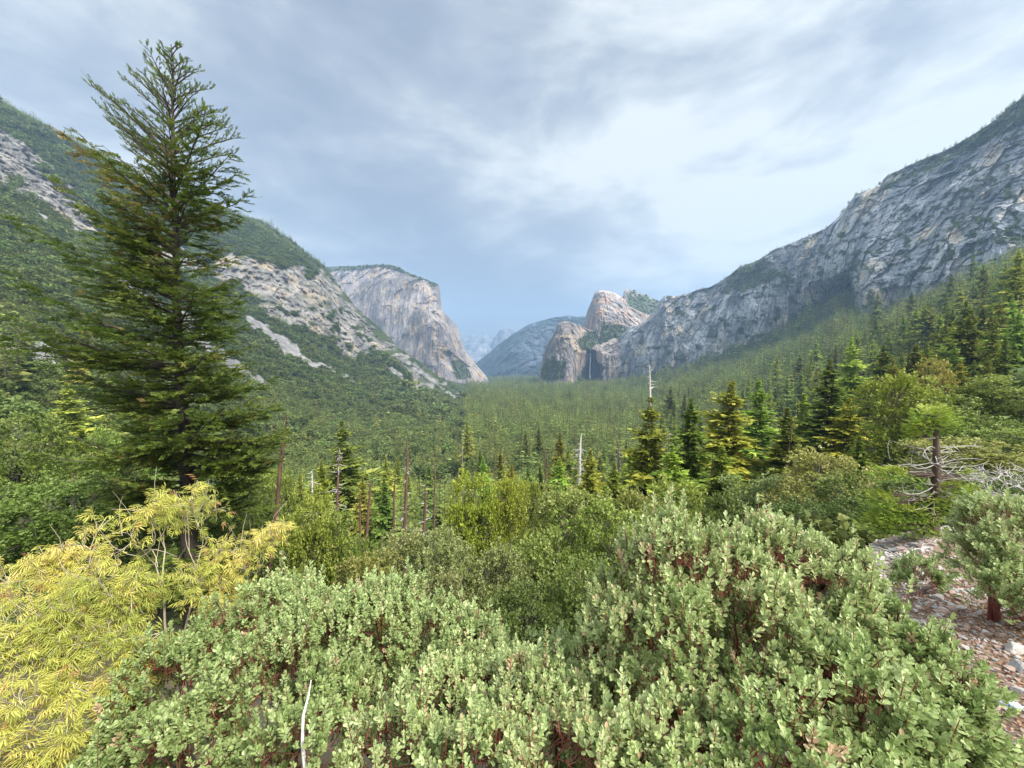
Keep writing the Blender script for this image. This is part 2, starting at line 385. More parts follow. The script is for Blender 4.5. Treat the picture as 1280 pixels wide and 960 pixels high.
scree_l = [[(118, 340, 5), (155, 356, 9), (187, 374, 8)], [(187, 374, 2), (229, 396, 10), (262, 437, 10), (300, 462, 9), (338, 486, 4)],
           [(309, 400, 6), (330, 412, 10), (352, 430, 10), (380, 449, 7), (400, 463, 3), (425, 474, 2)],
           [(2, 436, 9), (49, 443, 14), (88, 460, 11)], [(96, 464, 6), (118, 490, 6)], [(34, 505, 5), (38, 530, 6), (37, 552, 5)],
           [(466, 443, 1.5), (500, 470, 3), (523, 487, 4)], [(505, 447, 2), (540, 475, 4), (569, 498, 4)], [(520, 458, 1.5), (560, 483, 2.5), (580, 496, 3)],
           [(20, 238, 2), (64, 279, 3.5)], [(0, 328, 3), (37, 342, 3)], [(400, 455, 2), (440, 478, 4)], [(-160, 400, 10), (-60, 440, 12)], [(240, 430, 2), (300, 472, 3)]]
scree = np.zeros(PX.shape)
scree_wood = np.zeros(PX.shape)
nzf = fbm(np.stack([PX, PY, PX * 0], -1), (1 / 9, 1 / 9, 1), 4, 77)
for sl in scree_l: scree = np.maximum(scree, sst(line_sd(PX, PY, sl) - 1.2 + 7 * nzf, -1.0, 1.4))
scree *= (SG < 12.2) * (SG > 5)
Z2 = P[..., 2].copy()
Z2 += amp * nz2 * (1 - hi)
blk = lambda p, a, sd: _h(*[np.floor((p + 9 * fbm(p, 1 / 22, 2, sd)[..., None]) / np.array(a))[..., i].astype(np.int64) for i in range(3)], sd) * 2 - 1
dispr = fbm(P, (1 / 45, 1 / 45, 1 / 200), 5, 5, .55, True)
Z2 += hi * (11 * nz1 + 3 * nz2 - 2) * (1 - sst(SG, 11.2, 12) * .75)
P[..., 2] = Z2
# ledges and flutes of the cliffs: push along the view, not up
push = rock * hi * (dispr * 24 + nz2 * 12 + blk(P, (16, 40, 24), 5) * 7 + blk(P, (30, 70, 60), 6) * 9) * (1 - sst(SG, 11.6, 12) * .6)
P[..., :2] *= (1 + push / np.maximum(Yg, 1) * .8)[..., None]
TER_P = P
# colours of the ground itself
nc1 = fbm(P, (1 / 130, 1 / 130, 1 / 130), 4, 21)[..., None]; nc2 = nz2[..., None]
veg = cmix((.05, .08, .02), (.10, .13, .04), sst(nc1[..., 0], -.4, .4))
soil = cmix((.20, .145, .10), (.30, .22, .16), sst(nz2, -.4, .4))
litter = sst(Yg, 16, 9) * sst(PX, 1000, 1060)
flo = sst(Yg, 500, 900)[..., None]
C = veg * (1 - .55 * flo)
C = C * (1 - litter[..., None]) + soil * litter[..., None]
near = sst(Yg, 45, 12)[..., None] * (1 - litter[..., None])
C = C * (1 - near) + np.array((.085, .07, .045)) * near
nr = fbm(P, (1 / 35, 1 / 35, 1 / 60), 5, 41)
rc = cmix((.13, .125, .12), (.25, .235, .21), sst(nr, -.4, .45))
warm = sst(fbm(P, (1 / 70, 1 / 70, 1 / 50), 4, 55) + .22 * sst(PX, 420, 320) * sst(PX, 255, 290), .2, .55) * .75
rc = cmix(rc * (1 - warm[..., None]) + warm[..., None] * np.array((.33, .265, .18)), (.13, .125, .12), sst(fbm(P, (1 / 22, 1 / 22, 1 / 120), 4, 61), .12, .5) * .7)
vr = sst(fbm(P, (1 / 50, 1 / 50, 1 / 18), 4, 71), .0, .3) * .75 * sst(PY, 300, 430)   # shrubs on ledges
rock_open = rock * (1 - vr)
C = C * (1 - rock_open[..., None]) + rc * rock_open[..., None]
sc_c = cmix((.14, .135, .13), (.24, .23, .22), sst(nz2 + nr * .5, -.5, .5))
C = C * (1 - scree[..., None]) + sc_c * scree[..., None]
idx = np.arange(NR * NC).reshape(NR, NC)
Fq = np.stack([idx[:-1, :-1], idx[:-1, 1:], idx[1:, 1:], idx[1:, :-1]], -1).reshape(-1, 4)
# the levelled lookout behind the camera joins the sheet's near edge
me = mesh_np('terrain', P.reshape(-1, 3), [Fq], cols=C.reshape(-1, 3), smooth=True)
tag(link('terrain', me, M_LAND), 'valley floor and hillsides falling away from the lookout and rising on both sides', 'ground', kind='structure')
bx = np.linspace(-40, 40, 60); by = np.linspace(-40, .9, 40)
BX, BY = np.meshgrid(bx, by, indexing='xy')
BZ = -1.7 - .12 * sst(BY, .0, 1.0) * 2 + .03 * fbm(np.stack([BX, BY, BX * 0], -1), .7, 3, 2)
BZ = np.where(BY > .5, -2.05, BZ)
ib = np.arange(BX.size).reshape(BX.shape)
me = mesh_np('lookout_ground', np.stack([BX, BY, BZ], -1).reshape(-1, 3), [np.stack([ib[:-1, :-1], ib[:-1, 1:], ib[1:, 1:], ib[1:, :-1]], -1).reshape(-1, 4)], cols=np.tile((.2, .16, .12), (BX.size, 1)), smooth=True)
tag(link('lookout_ground', me, M_LAND), 'bare earth of the lookout the picture is taken from', 'ground', kind='structure')

def ground_at(u, Y):
    """Height of the terrain sheet where x / y = u and y = Y (arrays)."""
    u = np.atleast_1d(np.asarray(u, float)); Y = np.atleast_1d(np.asarray(Y, float))
    ci = np.clip(np.interp(u, US, np.arange(NC)), 0, NC - 1.001); c0 = ci.astype(int); fc = ci - c0
    out_ = np.empty(len(u)); s_ = np.empty(len(u))
    lo = np.zeros(len(u), int); hi_ = np.full(len(u), NR - 1)
    Ycol = Yg
    for _ in range(11):
        mid = (lo + hi_) // 2
        v = Ycol[mid, c0] * (1 - fc) + Ycol[mid, c0 + 1] * fc
        g = v <= Y; lo = np.where(g, mid, lo); hi_ = np.where(g, hi_, mid)
    r0 = lo; r1 = np.minimum(lo + 1, NR - 1)
    ya = Ycol[r0, c0] * (1 - fc) + Ycol[r0, c0 + 1] * fc; yb = Ycol[r1, c0] * (1 - fc) + Ycol[r1, c0 + 1] * fc
    t = np.clip((Y - ya) / np.maximum(yb - ya, 1e-6), 0, 1)
    za = Z2[r0, c0] * (1 - fc) + Z2[r0, c0 + 1] * fc; zb = Z2[r1, c0] * (1 - fc) + Z2[r1, c0 + 1] * fc
    mk = lambda A: A[r0, c0]
    return za * (1 - t) + zb * t, sp_[r0] + t * 0, mk(rock_open), mk(scree)
def gz(px, Y):
    u = (px - 640) / F
    return float(ground_at(u, Y)[0][0])

# ------------------------------------------------------------------ rock walls and peaks
def densify(rows, nu, nv, ncurve=True):
    """rows: list of polylines [(px, py, Y)], top to bottom -> (nv, nu, 3) of world points."""
    RR = []
    for r in rows:
        r = np.array(r, float); d = np.concatenate([[0], np.cumsum(np.abs(np.diff(r[:, 0])) + .25 * np.abs(np.diff(r[:, 1])))]); d /= d[-1]
        t = np.linspace(0, 1, nu); RR.append(np.stack([np.interp(t, d, r[:, k]) for k in range(3)], -1))
    RR = np.array(RR); k = len(RR)
    v = np.linspace(0, k - 1, nv); i = np.minimum(v.astype(int), k - 2); f = (v - i)[:, None, None]
    Q = RR[i] * (1 - f) + RR[i + 1] * f
    return Q
SCAT = []                                                                          # ledge places for scattered brush and trees
def rockface(name, rows, nu, nv, label, colour, amp=22, flute=(1 / 45, 1 / 45, 1 / 260), fine=(1 / 16, 5, 9), back=700, mat=None, strata=0, seed=0, jag=3.0, vegf=None, smooth_y=6, squash=1.0):
    Q = densify(rows, nu, nv)
    yy = Q[..., 2]
    for _ in range(smooth_y):
        k = yy.copy(); k[:, 1:-1] = (yy[:, :-2] + 2 * yy[:, 1:-1] + yy[:, 2:]) / 4; k[1:-1] = (k[:-2] + 2 * k[1:-1] + k[2:]) / 4; yy = k
    Q[..., 2] = yy
    Pw = at(Q[..., 0], Q[..., 1], yy)
    a = fbm(Pw, flute, 5, 100 + seed, .55, True); b = fbm(Pw, fine[0], 4, 200 + seed); c = fbm(Pw, (1 / 300, 1 / 300, 1 / 400), 3, 300 + seed)
    e = fbm(Pw, (1 / 120, 1 / 120, 1 / 22), 4, 350 + seed) if strata else 0
    bk1 = blk(Pw, (fine[2], fine[2], fine[2] * 1.5), 31 + seed); bk2 = blk(Pw, (fine[2] * 2.6, fine[2] * 2.6, fine[2] * 5), 32 + seed)
    bk3 = blk(Pw, (fine[2] * 7, fine[2] * 7, fine[2] * 16), 33 + seed); crk = np.clip(1 - np.abs(fbm(Pw, (1 / (fine[2] * 5), 1 / (fine[2] * 5), 1 / (fine[2] * 60)), 1, 60 + seed)) * 11, 0, 1)
    push = -(a * amp + b * fine[1] * .25 + c * amp * 1.8 + bk1 * fine[1] * .14 + bk2 * fine[1] * .5 + bk3 * fine[1] * 1.3 - crk * fine[1] * .9 + (e * strata if strata else 0))
    v = np.linspace(0, 1, nv)[:, None]
    push = push * sst(v, 0, .03)
    top = np.exp(-v * 22)
    r = Pw * (1 + push / yy)[..., None]
    jj = fbm(Pw, (1 / 60, 1 / 60, 1 / 60), 5, 400 + seed, .6) * jag
    r[..., 2] += jj * np.clip(top + .25, 0, 1)
    qx, qy = proj(r)
    col, veg_ = colour(r, qx, qy, a, b, c, v)
    # behind the skyline the rock runs on away from the viewer and falls off
    bk = []
    for s_, dz_ in ((.25, -.02), (.6, -.10), (1, -.3)):
        q = r[0] + (r[0] / np.linalg.norm(r[0][:, :2], axis=1, keepdims=True)) * back * s_
        q[:, 2] = r[0][:, 2] + dz_ * back
        bk.append(q)
    full = np.concatenate([np.array(bk[::-1]), r], 0); cf = np.concatenate([np.repeat(col[:1], 3, 0), col], 0)
    def sidew(colp, cc):
        q1 = colp + (colp / np.linalg.norm(colp[:, :2], axis=1, keepdims=True)) * np.array([back * .5, back * .5, 0]); return q1
    Lf = sidew(full[:, 0], 0); Rt = sidew(full[:, -1], 0)
    full = np.concatenate([Lf[:, None], full, Rt[:, None]], 1); cf = np.concatenate([cf[:, :1], cf, cf[:, -1:]], 1)
    A, B = full.shape[:2]; ii = np.arange(A * B).reshape(A, B)
    fq = np.stack([ii[:-1, :-1], ii[1:, :-1], ii[1:, 1:], ii[:-1, 1:]], -1).reshape(-1, 4)
    me = mesh_np(name, full.reshape(-1, 3), [fq], cols=np.clip(cf.reshape(-1, 3), .01, .8), smooth=False)
    tag(link(name, me, mat or M_ROCK), label, 'rock face', kind='structure')
    if veg_ is not None: SCAT.append((r, veg_, qx, qy))
    return r

def rock_col(c1, c2, c3, warmc, seed, warmk=.0, streak=.5, vegs=(), vegbase=(-.9, 0), vegn=.25, dark=(.11, .115, .12)):
    def fn(r, qx, qy, a, b, c, v):
        k = sst(fbm(r, (1 / 50, 1 / 50, 1 / 160), 5, 500 + seed), -.4, .4)
        C = cmix(c1, c2, k)
        k2 = sst(fbm(r, (1 / 90, 1 / 90, 1 / 60), 4, 520 + seed), 0, .5); C = cmix(C, c3, k2 * .6)
        pl = sst(fbm(r, (1 / 170, 1 / 170, 1 / 260), 3, 530 + seed), -.15, .3)[..., None]; C = C * (.74 + .5 * pl)
        w = sst(fbm(r, (1 / 60, 1 / 60, 1 / 110), 4, 540 + seed) + warmk, .15, .45); C = cmix(C, warmc, w * .75)
        st = sst(fbm(r, (1 / 14, 1 / 14, 1 / 260), 4, 560 + seed), .05, .45); C = cmix(C, dark, st * streak)
        pn = fbm(np.stack([qx, qy, qx * 0], -1), (1 / 9, 1 / 7, 1), 4, 580 + seed)
        vg = np.zeros(qx.shape)
        for poly, soft in vegs: vg = np.maximum(vg, sst(poly_sd(qx, qy, poly) + soft * pn, -1.5, 1.5))
        vg = np.maximum(vg, sst(pn + vegbase[0] + vegbase[1] * v, 0, .25) * vegn * 3)
        vg = np.clip(vg, 0, 1)
        C = cmix(C, (.022, .04, .045) if seed == 2 else (.045, .07, .03), vg * .85)
        return C, vg
    return fn

elcap = rockface('granite_monolith', [
 [(380, 338, 4500), (408, 333.5, 4350), (440, 332.5, 4200), (470, 331, 4050), (487, 330.5, 3980), (497, 333, 3920), (507, 340, 3850), (530, 349, 3750), (546, 355, 3680), (549, 358, 3720)],
 [(380, 360, 4300), (440, 352, 4050), (480, 350, 3850), (510, 352, 3750), (535, 360, 3600), (547, 368, 3560), (551, 376, 3750)],
 [(380, 385, 4100), (440, 385, 3900), (490, 385, 3700), (530, 390, 3500), (545, 388, 3470), (552, 387, 3750)],
 [(390, 405, 4000), (450, 405, 3850), (500, 407, 3600), (535, 410, 3430), (552, 408, 3420), (571, 407, 3900)],
 [(400, 440, 3900), (460, 440, 3700), (510, 437, 3500), (545, 440, 3350), (563, 438, 3370), (581, 437, 3950)],
 [(400, 475, 3800), (470, 470, 3600), (520, 468, 3420), (550, 470, 3280), (566, 469, 3300), (585, 458, 3700), (607, 471, 3900)],
 [(400, 500, 3700), (470, 495, 3500), (520, 492, 3350), (550, 490, 3200), (570, 490, 3250), (590, 485, 3600), (614, 485, 3800)]],
 420, 300, 'towering pale granite monolith with a sheer fluted face left of the valley mouth',
 rock_col((.185, .17, .172), (.285, .25, .222), (.145, .135, .148), (.37, .285, .20), 1, .06, .6, [([(563, 452), (572, 448), (585, 456), (590, 474), (572, 474)], 4), ([(380, 325), (548, 325), (545, 357), (505, 340), (480, 335), (400, 340)], 3)], (-1.2, 0), .1, (.19, .18, .20)),
 amp=34, flute=(1 / 60, 1 / 60, 1 / 900), fine=(1 / 25, 7, 18), back=1500, seed=1, jag=4)
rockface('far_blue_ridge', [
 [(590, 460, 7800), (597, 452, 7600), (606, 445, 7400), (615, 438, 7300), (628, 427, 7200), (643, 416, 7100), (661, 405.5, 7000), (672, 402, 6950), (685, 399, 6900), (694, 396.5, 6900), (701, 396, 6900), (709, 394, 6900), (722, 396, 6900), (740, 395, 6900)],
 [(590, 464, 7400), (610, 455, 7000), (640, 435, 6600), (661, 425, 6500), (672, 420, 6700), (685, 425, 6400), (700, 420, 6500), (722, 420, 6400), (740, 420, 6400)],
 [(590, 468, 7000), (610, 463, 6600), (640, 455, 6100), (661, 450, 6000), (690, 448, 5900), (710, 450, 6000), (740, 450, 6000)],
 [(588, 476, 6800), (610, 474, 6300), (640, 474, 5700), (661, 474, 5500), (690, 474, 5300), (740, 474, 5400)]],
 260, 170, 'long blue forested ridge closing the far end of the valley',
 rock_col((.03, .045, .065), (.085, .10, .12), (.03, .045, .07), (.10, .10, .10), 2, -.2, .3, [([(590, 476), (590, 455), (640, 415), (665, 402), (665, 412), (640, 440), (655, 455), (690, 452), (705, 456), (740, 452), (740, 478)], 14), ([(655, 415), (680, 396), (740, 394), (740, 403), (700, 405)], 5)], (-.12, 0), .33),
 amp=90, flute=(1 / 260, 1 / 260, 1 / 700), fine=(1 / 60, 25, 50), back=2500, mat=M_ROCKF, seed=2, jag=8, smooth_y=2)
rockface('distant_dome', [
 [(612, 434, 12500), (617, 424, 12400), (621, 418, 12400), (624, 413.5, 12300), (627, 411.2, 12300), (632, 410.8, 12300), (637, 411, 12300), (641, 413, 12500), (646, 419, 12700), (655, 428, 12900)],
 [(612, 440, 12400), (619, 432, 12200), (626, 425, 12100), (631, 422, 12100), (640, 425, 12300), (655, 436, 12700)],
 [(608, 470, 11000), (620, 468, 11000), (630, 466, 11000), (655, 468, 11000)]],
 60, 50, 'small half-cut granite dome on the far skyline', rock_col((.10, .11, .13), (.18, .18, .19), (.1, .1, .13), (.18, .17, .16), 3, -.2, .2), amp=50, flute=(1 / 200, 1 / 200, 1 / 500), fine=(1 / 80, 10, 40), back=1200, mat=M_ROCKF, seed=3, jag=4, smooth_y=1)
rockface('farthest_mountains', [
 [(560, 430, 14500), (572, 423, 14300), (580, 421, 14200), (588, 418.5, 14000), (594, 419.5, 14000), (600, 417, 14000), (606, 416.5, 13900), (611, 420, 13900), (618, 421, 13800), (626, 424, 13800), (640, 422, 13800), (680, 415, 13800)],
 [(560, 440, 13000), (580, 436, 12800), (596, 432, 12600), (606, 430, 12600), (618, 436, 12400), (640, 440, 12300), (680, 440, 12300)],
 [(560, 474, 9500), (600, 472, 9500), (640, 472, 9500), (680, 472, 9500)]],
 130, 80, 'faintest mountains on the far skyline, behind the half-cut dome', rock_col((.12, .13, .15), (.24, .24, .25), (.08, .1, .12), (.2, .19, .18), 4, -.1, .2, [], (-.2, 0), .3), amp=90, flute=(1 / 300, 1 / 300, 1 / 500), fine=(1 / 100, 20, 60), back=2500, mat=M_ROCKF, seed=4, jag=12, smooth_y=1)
rockface('green_backed_spire', [
 [(768, 372, 3900), (779, 371, 3850), (780, 362, 3830), (784, 361, 3830), (789, 362, 3830), (797, 365, 3850), (806, 368.5, 3850), (816, 373, 3850), (826, 378, 3850), (850, 385, 3850)],
 [(768, 392, 3700), (790, 385, 3700), (806, 388, 3650), (826, 395, 3650), (850, 400, 3650)],
 [(768, 425, 3600), (800, 425, 3550), (826, 425, 3500), (850, 425, 3500)]],
 100, 70, 'dark green topped spire behind the rounded peak', rock_col((.18, .17, .165), (.27, .25, .23), (.19, .18, .19), (.3, .25, .2), 5, -.1, .2, [([(784, 368), (800, 366), (830, 378), (845, 392), (800, 394), (788, 384)], 6)], (-.5, 0), .3), amp=18, back=500, seed=5, jag=3)
rockface('rounded_twin_peak', [
 [(722, 425, 3600), (730, 405, 3500), (734, 389, 3450), (740, 375, 3400), (743, 366.5, 3380), (748, 363.5, 3360), (754, 362.5, 3350), (761, 364, 3350), (768, 366, 3350), (776, 371, 3350), (782, 375, 3350), (786, 383, 3360), (797, 388, 3380), (809, 394, 3400), (820, 400, 3450)],
 [(722, 435, 3450), (732, 415, 3350), (740, 398, 3250), (750, 388, 3180), (762, 388, 3200), (778, 394, 3180), (795, 400, 3250), (820, 408, 3300)],
 [(720, 445, 3300), (735, 428, 3200), (748, 415, 3120), (762, 412, 3100), (780, 412, 3100), (800, 412, 3150), (820, 418, 3200)],
 [(720, 470, 3200), (740, 465, 3100), (760, 460, 3000), (780, 460, 3000), (820, 460, 3100)]],
 260, 200, 'rounded twin granite peak above the waterfall, warm tan on its right side',
 rock_col((.23, .205, .195), (.34, .29, .25), (.19, .17, .17), (.42, .27, .18), 6, .05, .35, [([(748, 412), (765, 405), (790, 415), (780, 425), (750, 424)], 4)], (-.75, 0), .3), amp=26, fine=(1 / 18, 8, 14), back=700, strata=3, seed=6, jag=3)
rockface('waterfall_cliff', [
 [(672, 478, 3300), (676.5, 455, 3250), (679, 445, 3150), (684, 430, 3100), (690, 421, 3050), (694, 413, 3020), (698, 404, 3000), (704, 401.3, 2980), (711, 401.5, 2980), (718, 404.5, 3000), (727, 408, 3050), (736, 412, 3100), (746, 415, 3150), (760, 420, 3150), (780, 418, 3100), (795, 412, 3050), (830, 405, 3000)],
 [(672, 480, 3200), (678, 460, 3080), (685, 440, 3000), (692, 430, 2930), (700, 421, 2900), (712, 420, 2880), (724, 427, 2930), (736, 436, 3000), (745, 436, 3020), (758, 432, 2950), (775, 430, 2850), (795, 425, 2820), (830, 420, 2800)],
 [(672, 482, 3180), (677, 466, 3000), (685, 455, 2930), (697, 446, 2850), (712, 441, 2820), (726, 441, 2880), (736, 440.5, 3050), (744, 440.5, 3040), (752, 441, 2850), (770, 445, 2800), (790, 445, 2760), (830, 440, 2740)],
 [(672, 483, 3150), (677, 474, 2950), (688, 468, 2870), (700, 464, 2800), (712, 462, 2780), (722, 462, 2830), (732, 462, 3080), (744, 462, 3070), (752, 463, 2820), (770, 462, 2760), (790, 462, 2700), (830, 460, 2700)],
 [(672, 492, 3100), (680, 490, 2900), (700, 490, 2750), (712, 492, 2740), (720, 492, 2800), (730, 492, 3000), (746, 492, 3000), (754, 492, 2780), (780, 490, 2700), (830, 490, 2650)]],
 420, 240, 'craggy tan granite cliff with a dark wet alcove right of the valley mouth',
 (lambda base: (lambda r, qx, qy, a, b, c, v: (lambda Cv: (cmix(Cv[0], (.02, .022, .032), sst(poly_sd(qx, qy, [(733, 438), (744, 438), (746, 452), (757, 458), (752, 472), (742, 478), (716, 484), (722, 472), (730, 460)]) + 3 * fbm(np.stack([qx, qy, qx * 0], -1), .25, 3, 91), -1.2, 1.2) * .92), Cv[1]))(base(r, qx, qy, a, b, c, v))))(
  rock_col((.20, .175, .165), (.31, .265, .225), (.17, .15, .15), (.38, .29, .20), 7, .0, .4, [([(722, 425), (735, 413), (748, 416), (770, 410), (785, 418), (768, 424), (750, 430), (738, 438), (728, 438)], 4), ([(678, 462), (690, 442), (705, 455), (705, 470), (690, 478), (677, 478)], 8)], (-.55, .1), .3)),
 amp=24, fine=(1 / 16, 8, 13), back=600, strata=3, seed=7, jag=3, smooth_y=2)
wall = rockface('right_rock_wall', [
 [(776, 419, 3000), (781, 415, 2950), (786, 409, 2900), (795, 407, 2850), (803, 404, 2800), (812, 395, 2780), (820, 385, 2750), (826, 375, 2700), (831, 369.5, 2680), (847, 370, 2600), (858, 368, 2550), (874, 361.5, 2480), (887, 359, 2420), (900, 352, 2350), (915, 342, 2280), (926, 332.5, 2220), (938, 329, 2160), (949, 324.5, 2120), (967, 312, 2050), (990, 303.5, 1980), (1010, 295, 1900), (1031, 286, 1850), (1043, 276, 1800), (1054, 265, 1760), (1062, 253, 1720), (1069, 244, 1700), (1082, 238.5, 1660), (1099, 233, 1620), (1104, 224, 1600), (1110, 218, 1580), (1125, 212, 1540), (1140, 205, 1500), (1160, 196, 1450), (1181, 188, 1400), (1196, 180, 1380), (1211, 171, 1350), (1228, 160, 1320), (1245, 149, 1290), (1262, 134, 1260), (1280, 119, 1230), (1340, 75, 1150), (1440, 20, 1060), (1600, -60, 960)],
 [(776, 430, 2850), (803, 420, 2680), (831, 400, 2500), (858, 392, 2420), (887, 385, 2300), (926, 365, 2120), (967, 345, 1980), (1031, 320, 1750), (1069, 290, 1600), (1110, 270, 1470), (1181, 240, 1290), (1245, 205, 1170), (1280, 185, 1120), (1340, 150, 1060), (1440, 100, 980), (1600, 20, 900)],
 [(776, 442, 2800), (803, 438, 2620), (831, 425, 2440), (858, 415, 2350), (887, 410, 2230), (926, 395, 2080), (967, 375, 1950), (1031, 350, 1720), (1060, 335, 1600), (1085, 325, 1400), (1110, 318, 1370), (1181, 290, 1200), (1245, 260, 1090), (1280, 245, 1050), (1340, 220, 990), (1440, 180, 920), (1600, 100, 850)],
 [(776, 455, 2760), (803, 452, 2580), (831, 445, 2400), (858, 438, 2300), (887, 435, 2190), (926, 420, 2050), (967, 402, 1930), (1031, 376, 1760), (1062, 362, 1750), (1074, 366, 1380), (1090, 365, 1320), (1110, 358, 1300), (1181, 340, 1130), (1245, 312, 1030), (1280, 298, 1000), (1340, 270, 940), (1440, 240, 880), (1600, 180, 800)],
 [(776, 490, 2720), (831, 490, 2380), (887, 485, 2150), (926, 465, 2020), (967, 450, 1900), (1031, 410, 1780), (1062, 395, 1760), (1073, 418, 1340), (1090, 420, 1290), (1110, 415, 1270), (1181, 400, 1090), (1245, 375, 1000), (1280, 362, 960), (1340, 340, 900), (1440, 320, 840), (1600, 280, 760)]],
 900, 420, 'long blue grey rock wall climbing to the top right corner above the forest',
 rock_col((.18, .195, .21), (.34, .345, .34), (.20, .21, .225), (.46, .39, .28), 8, -.02, .5,
  [([(985, 400), (1005, 380), (1035, 372), (1062, 350), (1070, 370), (1065, 420), (985, 430)], 10), ([(1060, 262), (1100, 236), (1180, 192), (1280, 125), (1290, 150), (1180, 205), (1110, 235)], 7), ([(905, 345), (950, 325), (985, 345), (960, 350), (930, 365), (905, 360)], 6)], (-.24, .08), .34, (.07, .08, .09)),
 amp=21, flute=(1 / 80, 1 / 80, 1 / 520), fine=(1 / 13, 10, 8), back=900, strata=3, seed=8, jag=3, smooth_y=3)
# the fall itself, a thin white veil down the alcove
tt = np.linspace(0, 1, 40); fl = []
for k in range(5):
    w = .2 + .45 * tt + .25 * fbm(np.stack([tt * 9, tt * 0 + k, tt * 0], -1), 1, 3, 5)
    fl.append(at(737.6 + .25 * np.sin(tt * 6) + (k / 4 - .5) * 2 * w * .8, 441 + 32 * tt, 2790 - 8 * math.sin(k / 4 * math.pi) + 6 * tt))
fl = np.array(fl); ii = np.arange(200).reshape(5, 40)
me = mesh_np('waterfall', fl.reshape(-1, 3), [np.stack([ii[:-1, :-1], ii[1:, :-1], ii[1:, 1:], ii[:-1, 1:]], -1).reshape(-1, 4)], smooth=True)
mw = bpy.data.materials.new('falling_water'); mw.use_nodes = True
mw.node_tree.nodes['Principled BSDF'].inputs['Base Color'].default_value = (.34, .37, .43, 1); mw.node_tree.nodes['Principled BSDF'].inputs['Roughness'].default_value = .6
tag(link('waterfall', me, mw), 'thin pale waterfall dropping down a dark alcove in the cliff', 'waterfall', kind='structure')
# ------------------------------------------------------------------ tree kinds
KITE = np.array([[0, 0, 0], [.42, .28, .04], [0, 1, -.04], [-.42, .28, .04]])                     # grows along +Y
KF = [np.array([[0, 1, 2, 3]])]
def aim(D, up_j=.35):
    """Matrices sending +Y to D with +Z roughly up, rolled a little at random."""
    D = D / (np.linalg.norm(D, axis=1, keepdims=True) + 1e-9); N = len(D)
    up = np.array([[0, 0, 1.]]) + rng.normal(0, up_j, (N, 3))
    Xa = np.cross(D, up); Xa /= np.linalg.norm(Xa, axis=1, keepdims=True) + 1e-9
    return np.stack([Xa, D, np.cross(Xa, D)], -1)
def conifer_mesh(H=30, Rmax=4.2, n=120, tufts=1, shape=1.0, bare=.12, ragged=.25, size=1.0, tw=None):
    """Crown of a conifer, boughs in uneven tiers."""
    lv = Leaves()
    z = bare + (1 - bare) * (rng.random(n) ** (1.12))
    z = np.sort(z); az = np.cumsum(rng.uniform(1.7, 3.1, n)) + rng.uniform(0, 6)
    prof = (1 - z) ** .82 * shape * (.72 + .28 * np.sin(z * 57 + 1)) + .012
    side_ = 1 + .22 * np.cos(az - rng.uniform(0, 6)) * rng.random()
    Lb = Rmax * prof * (1 + rng.normal(0, ragged, n)).clip(.35, 1.5) * side_
    Lb *= np.where((z < .3), .55 + 1.5 * z, 1)
    el = lerp(-.32, .45, z) + rng.normal(0, .12, n)
    D = np.stack([np.cos(az) * np.cos(el), np.sin(az) * np.cos(el), np.sin(el)], -1)
    B = np.stack([z * 0, z * 0, z * H], -1)
    if tufts <= 1:
        M = aim(D, .25)
        lv.add(KITE * [1.0, 1, 1], KF, M, B + D * .1, Lb * 1.1, rng.uniform(.1, .9, n))
        M2 = aim(D + rng.normal(0, .35, (n, 3)), .9)
        lv.add(KITE * [.9, 1, 1], KF, M2, B + D * (Lb * .45)[:, None], Lb * .62, rng.uniform(.3, 1, n))
    else:
        k = tufts
        s = np.linspace(.22, 1, k)[None] + rng.normal(0, .05, (n, k))
        sag = -.16 * s ** 2 * (1 - z[:, None])
        pos = B[:, None] + D[:, None] * (Lb[:, None] * s)[..., None]; pos[..., 2] += sag * Lb[:, None]
        sd_ = np.where(np.arange(k)[None] % 2, 1, -1) * np.where(s > .93, 0, 1)
        px_ = np.cross(D, [0, 0, 1.]); px_ /= np.linalg.norm(px_, axis=1, keepdims=True) + 1e-9
        d = D[:, None] * .85 + px_[:, None] * (sd_ * rng.uniform(.3, .95, (n, k)))[..., None] + rng.normal(0, .16, (n, k, 3))
        d[..., 2] -= .1
        d = d.reshape(-1, 3); pos = pos.reshape(-1, 3)
        sz = (Lb[:, None] * (.30 + .12 * (1 - s)) + .18).ravel() * rng.uniform(.7, 1.25, n * k) * size
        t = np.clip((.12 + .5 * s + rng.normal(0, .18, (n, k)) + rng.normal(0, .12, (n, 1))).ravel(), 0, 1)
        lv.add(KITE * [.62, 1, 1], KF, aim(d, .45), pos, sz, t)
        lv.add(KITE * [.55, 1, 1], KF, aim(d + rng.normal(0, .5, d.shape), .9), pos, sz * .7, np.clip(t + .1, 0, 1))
    return lv
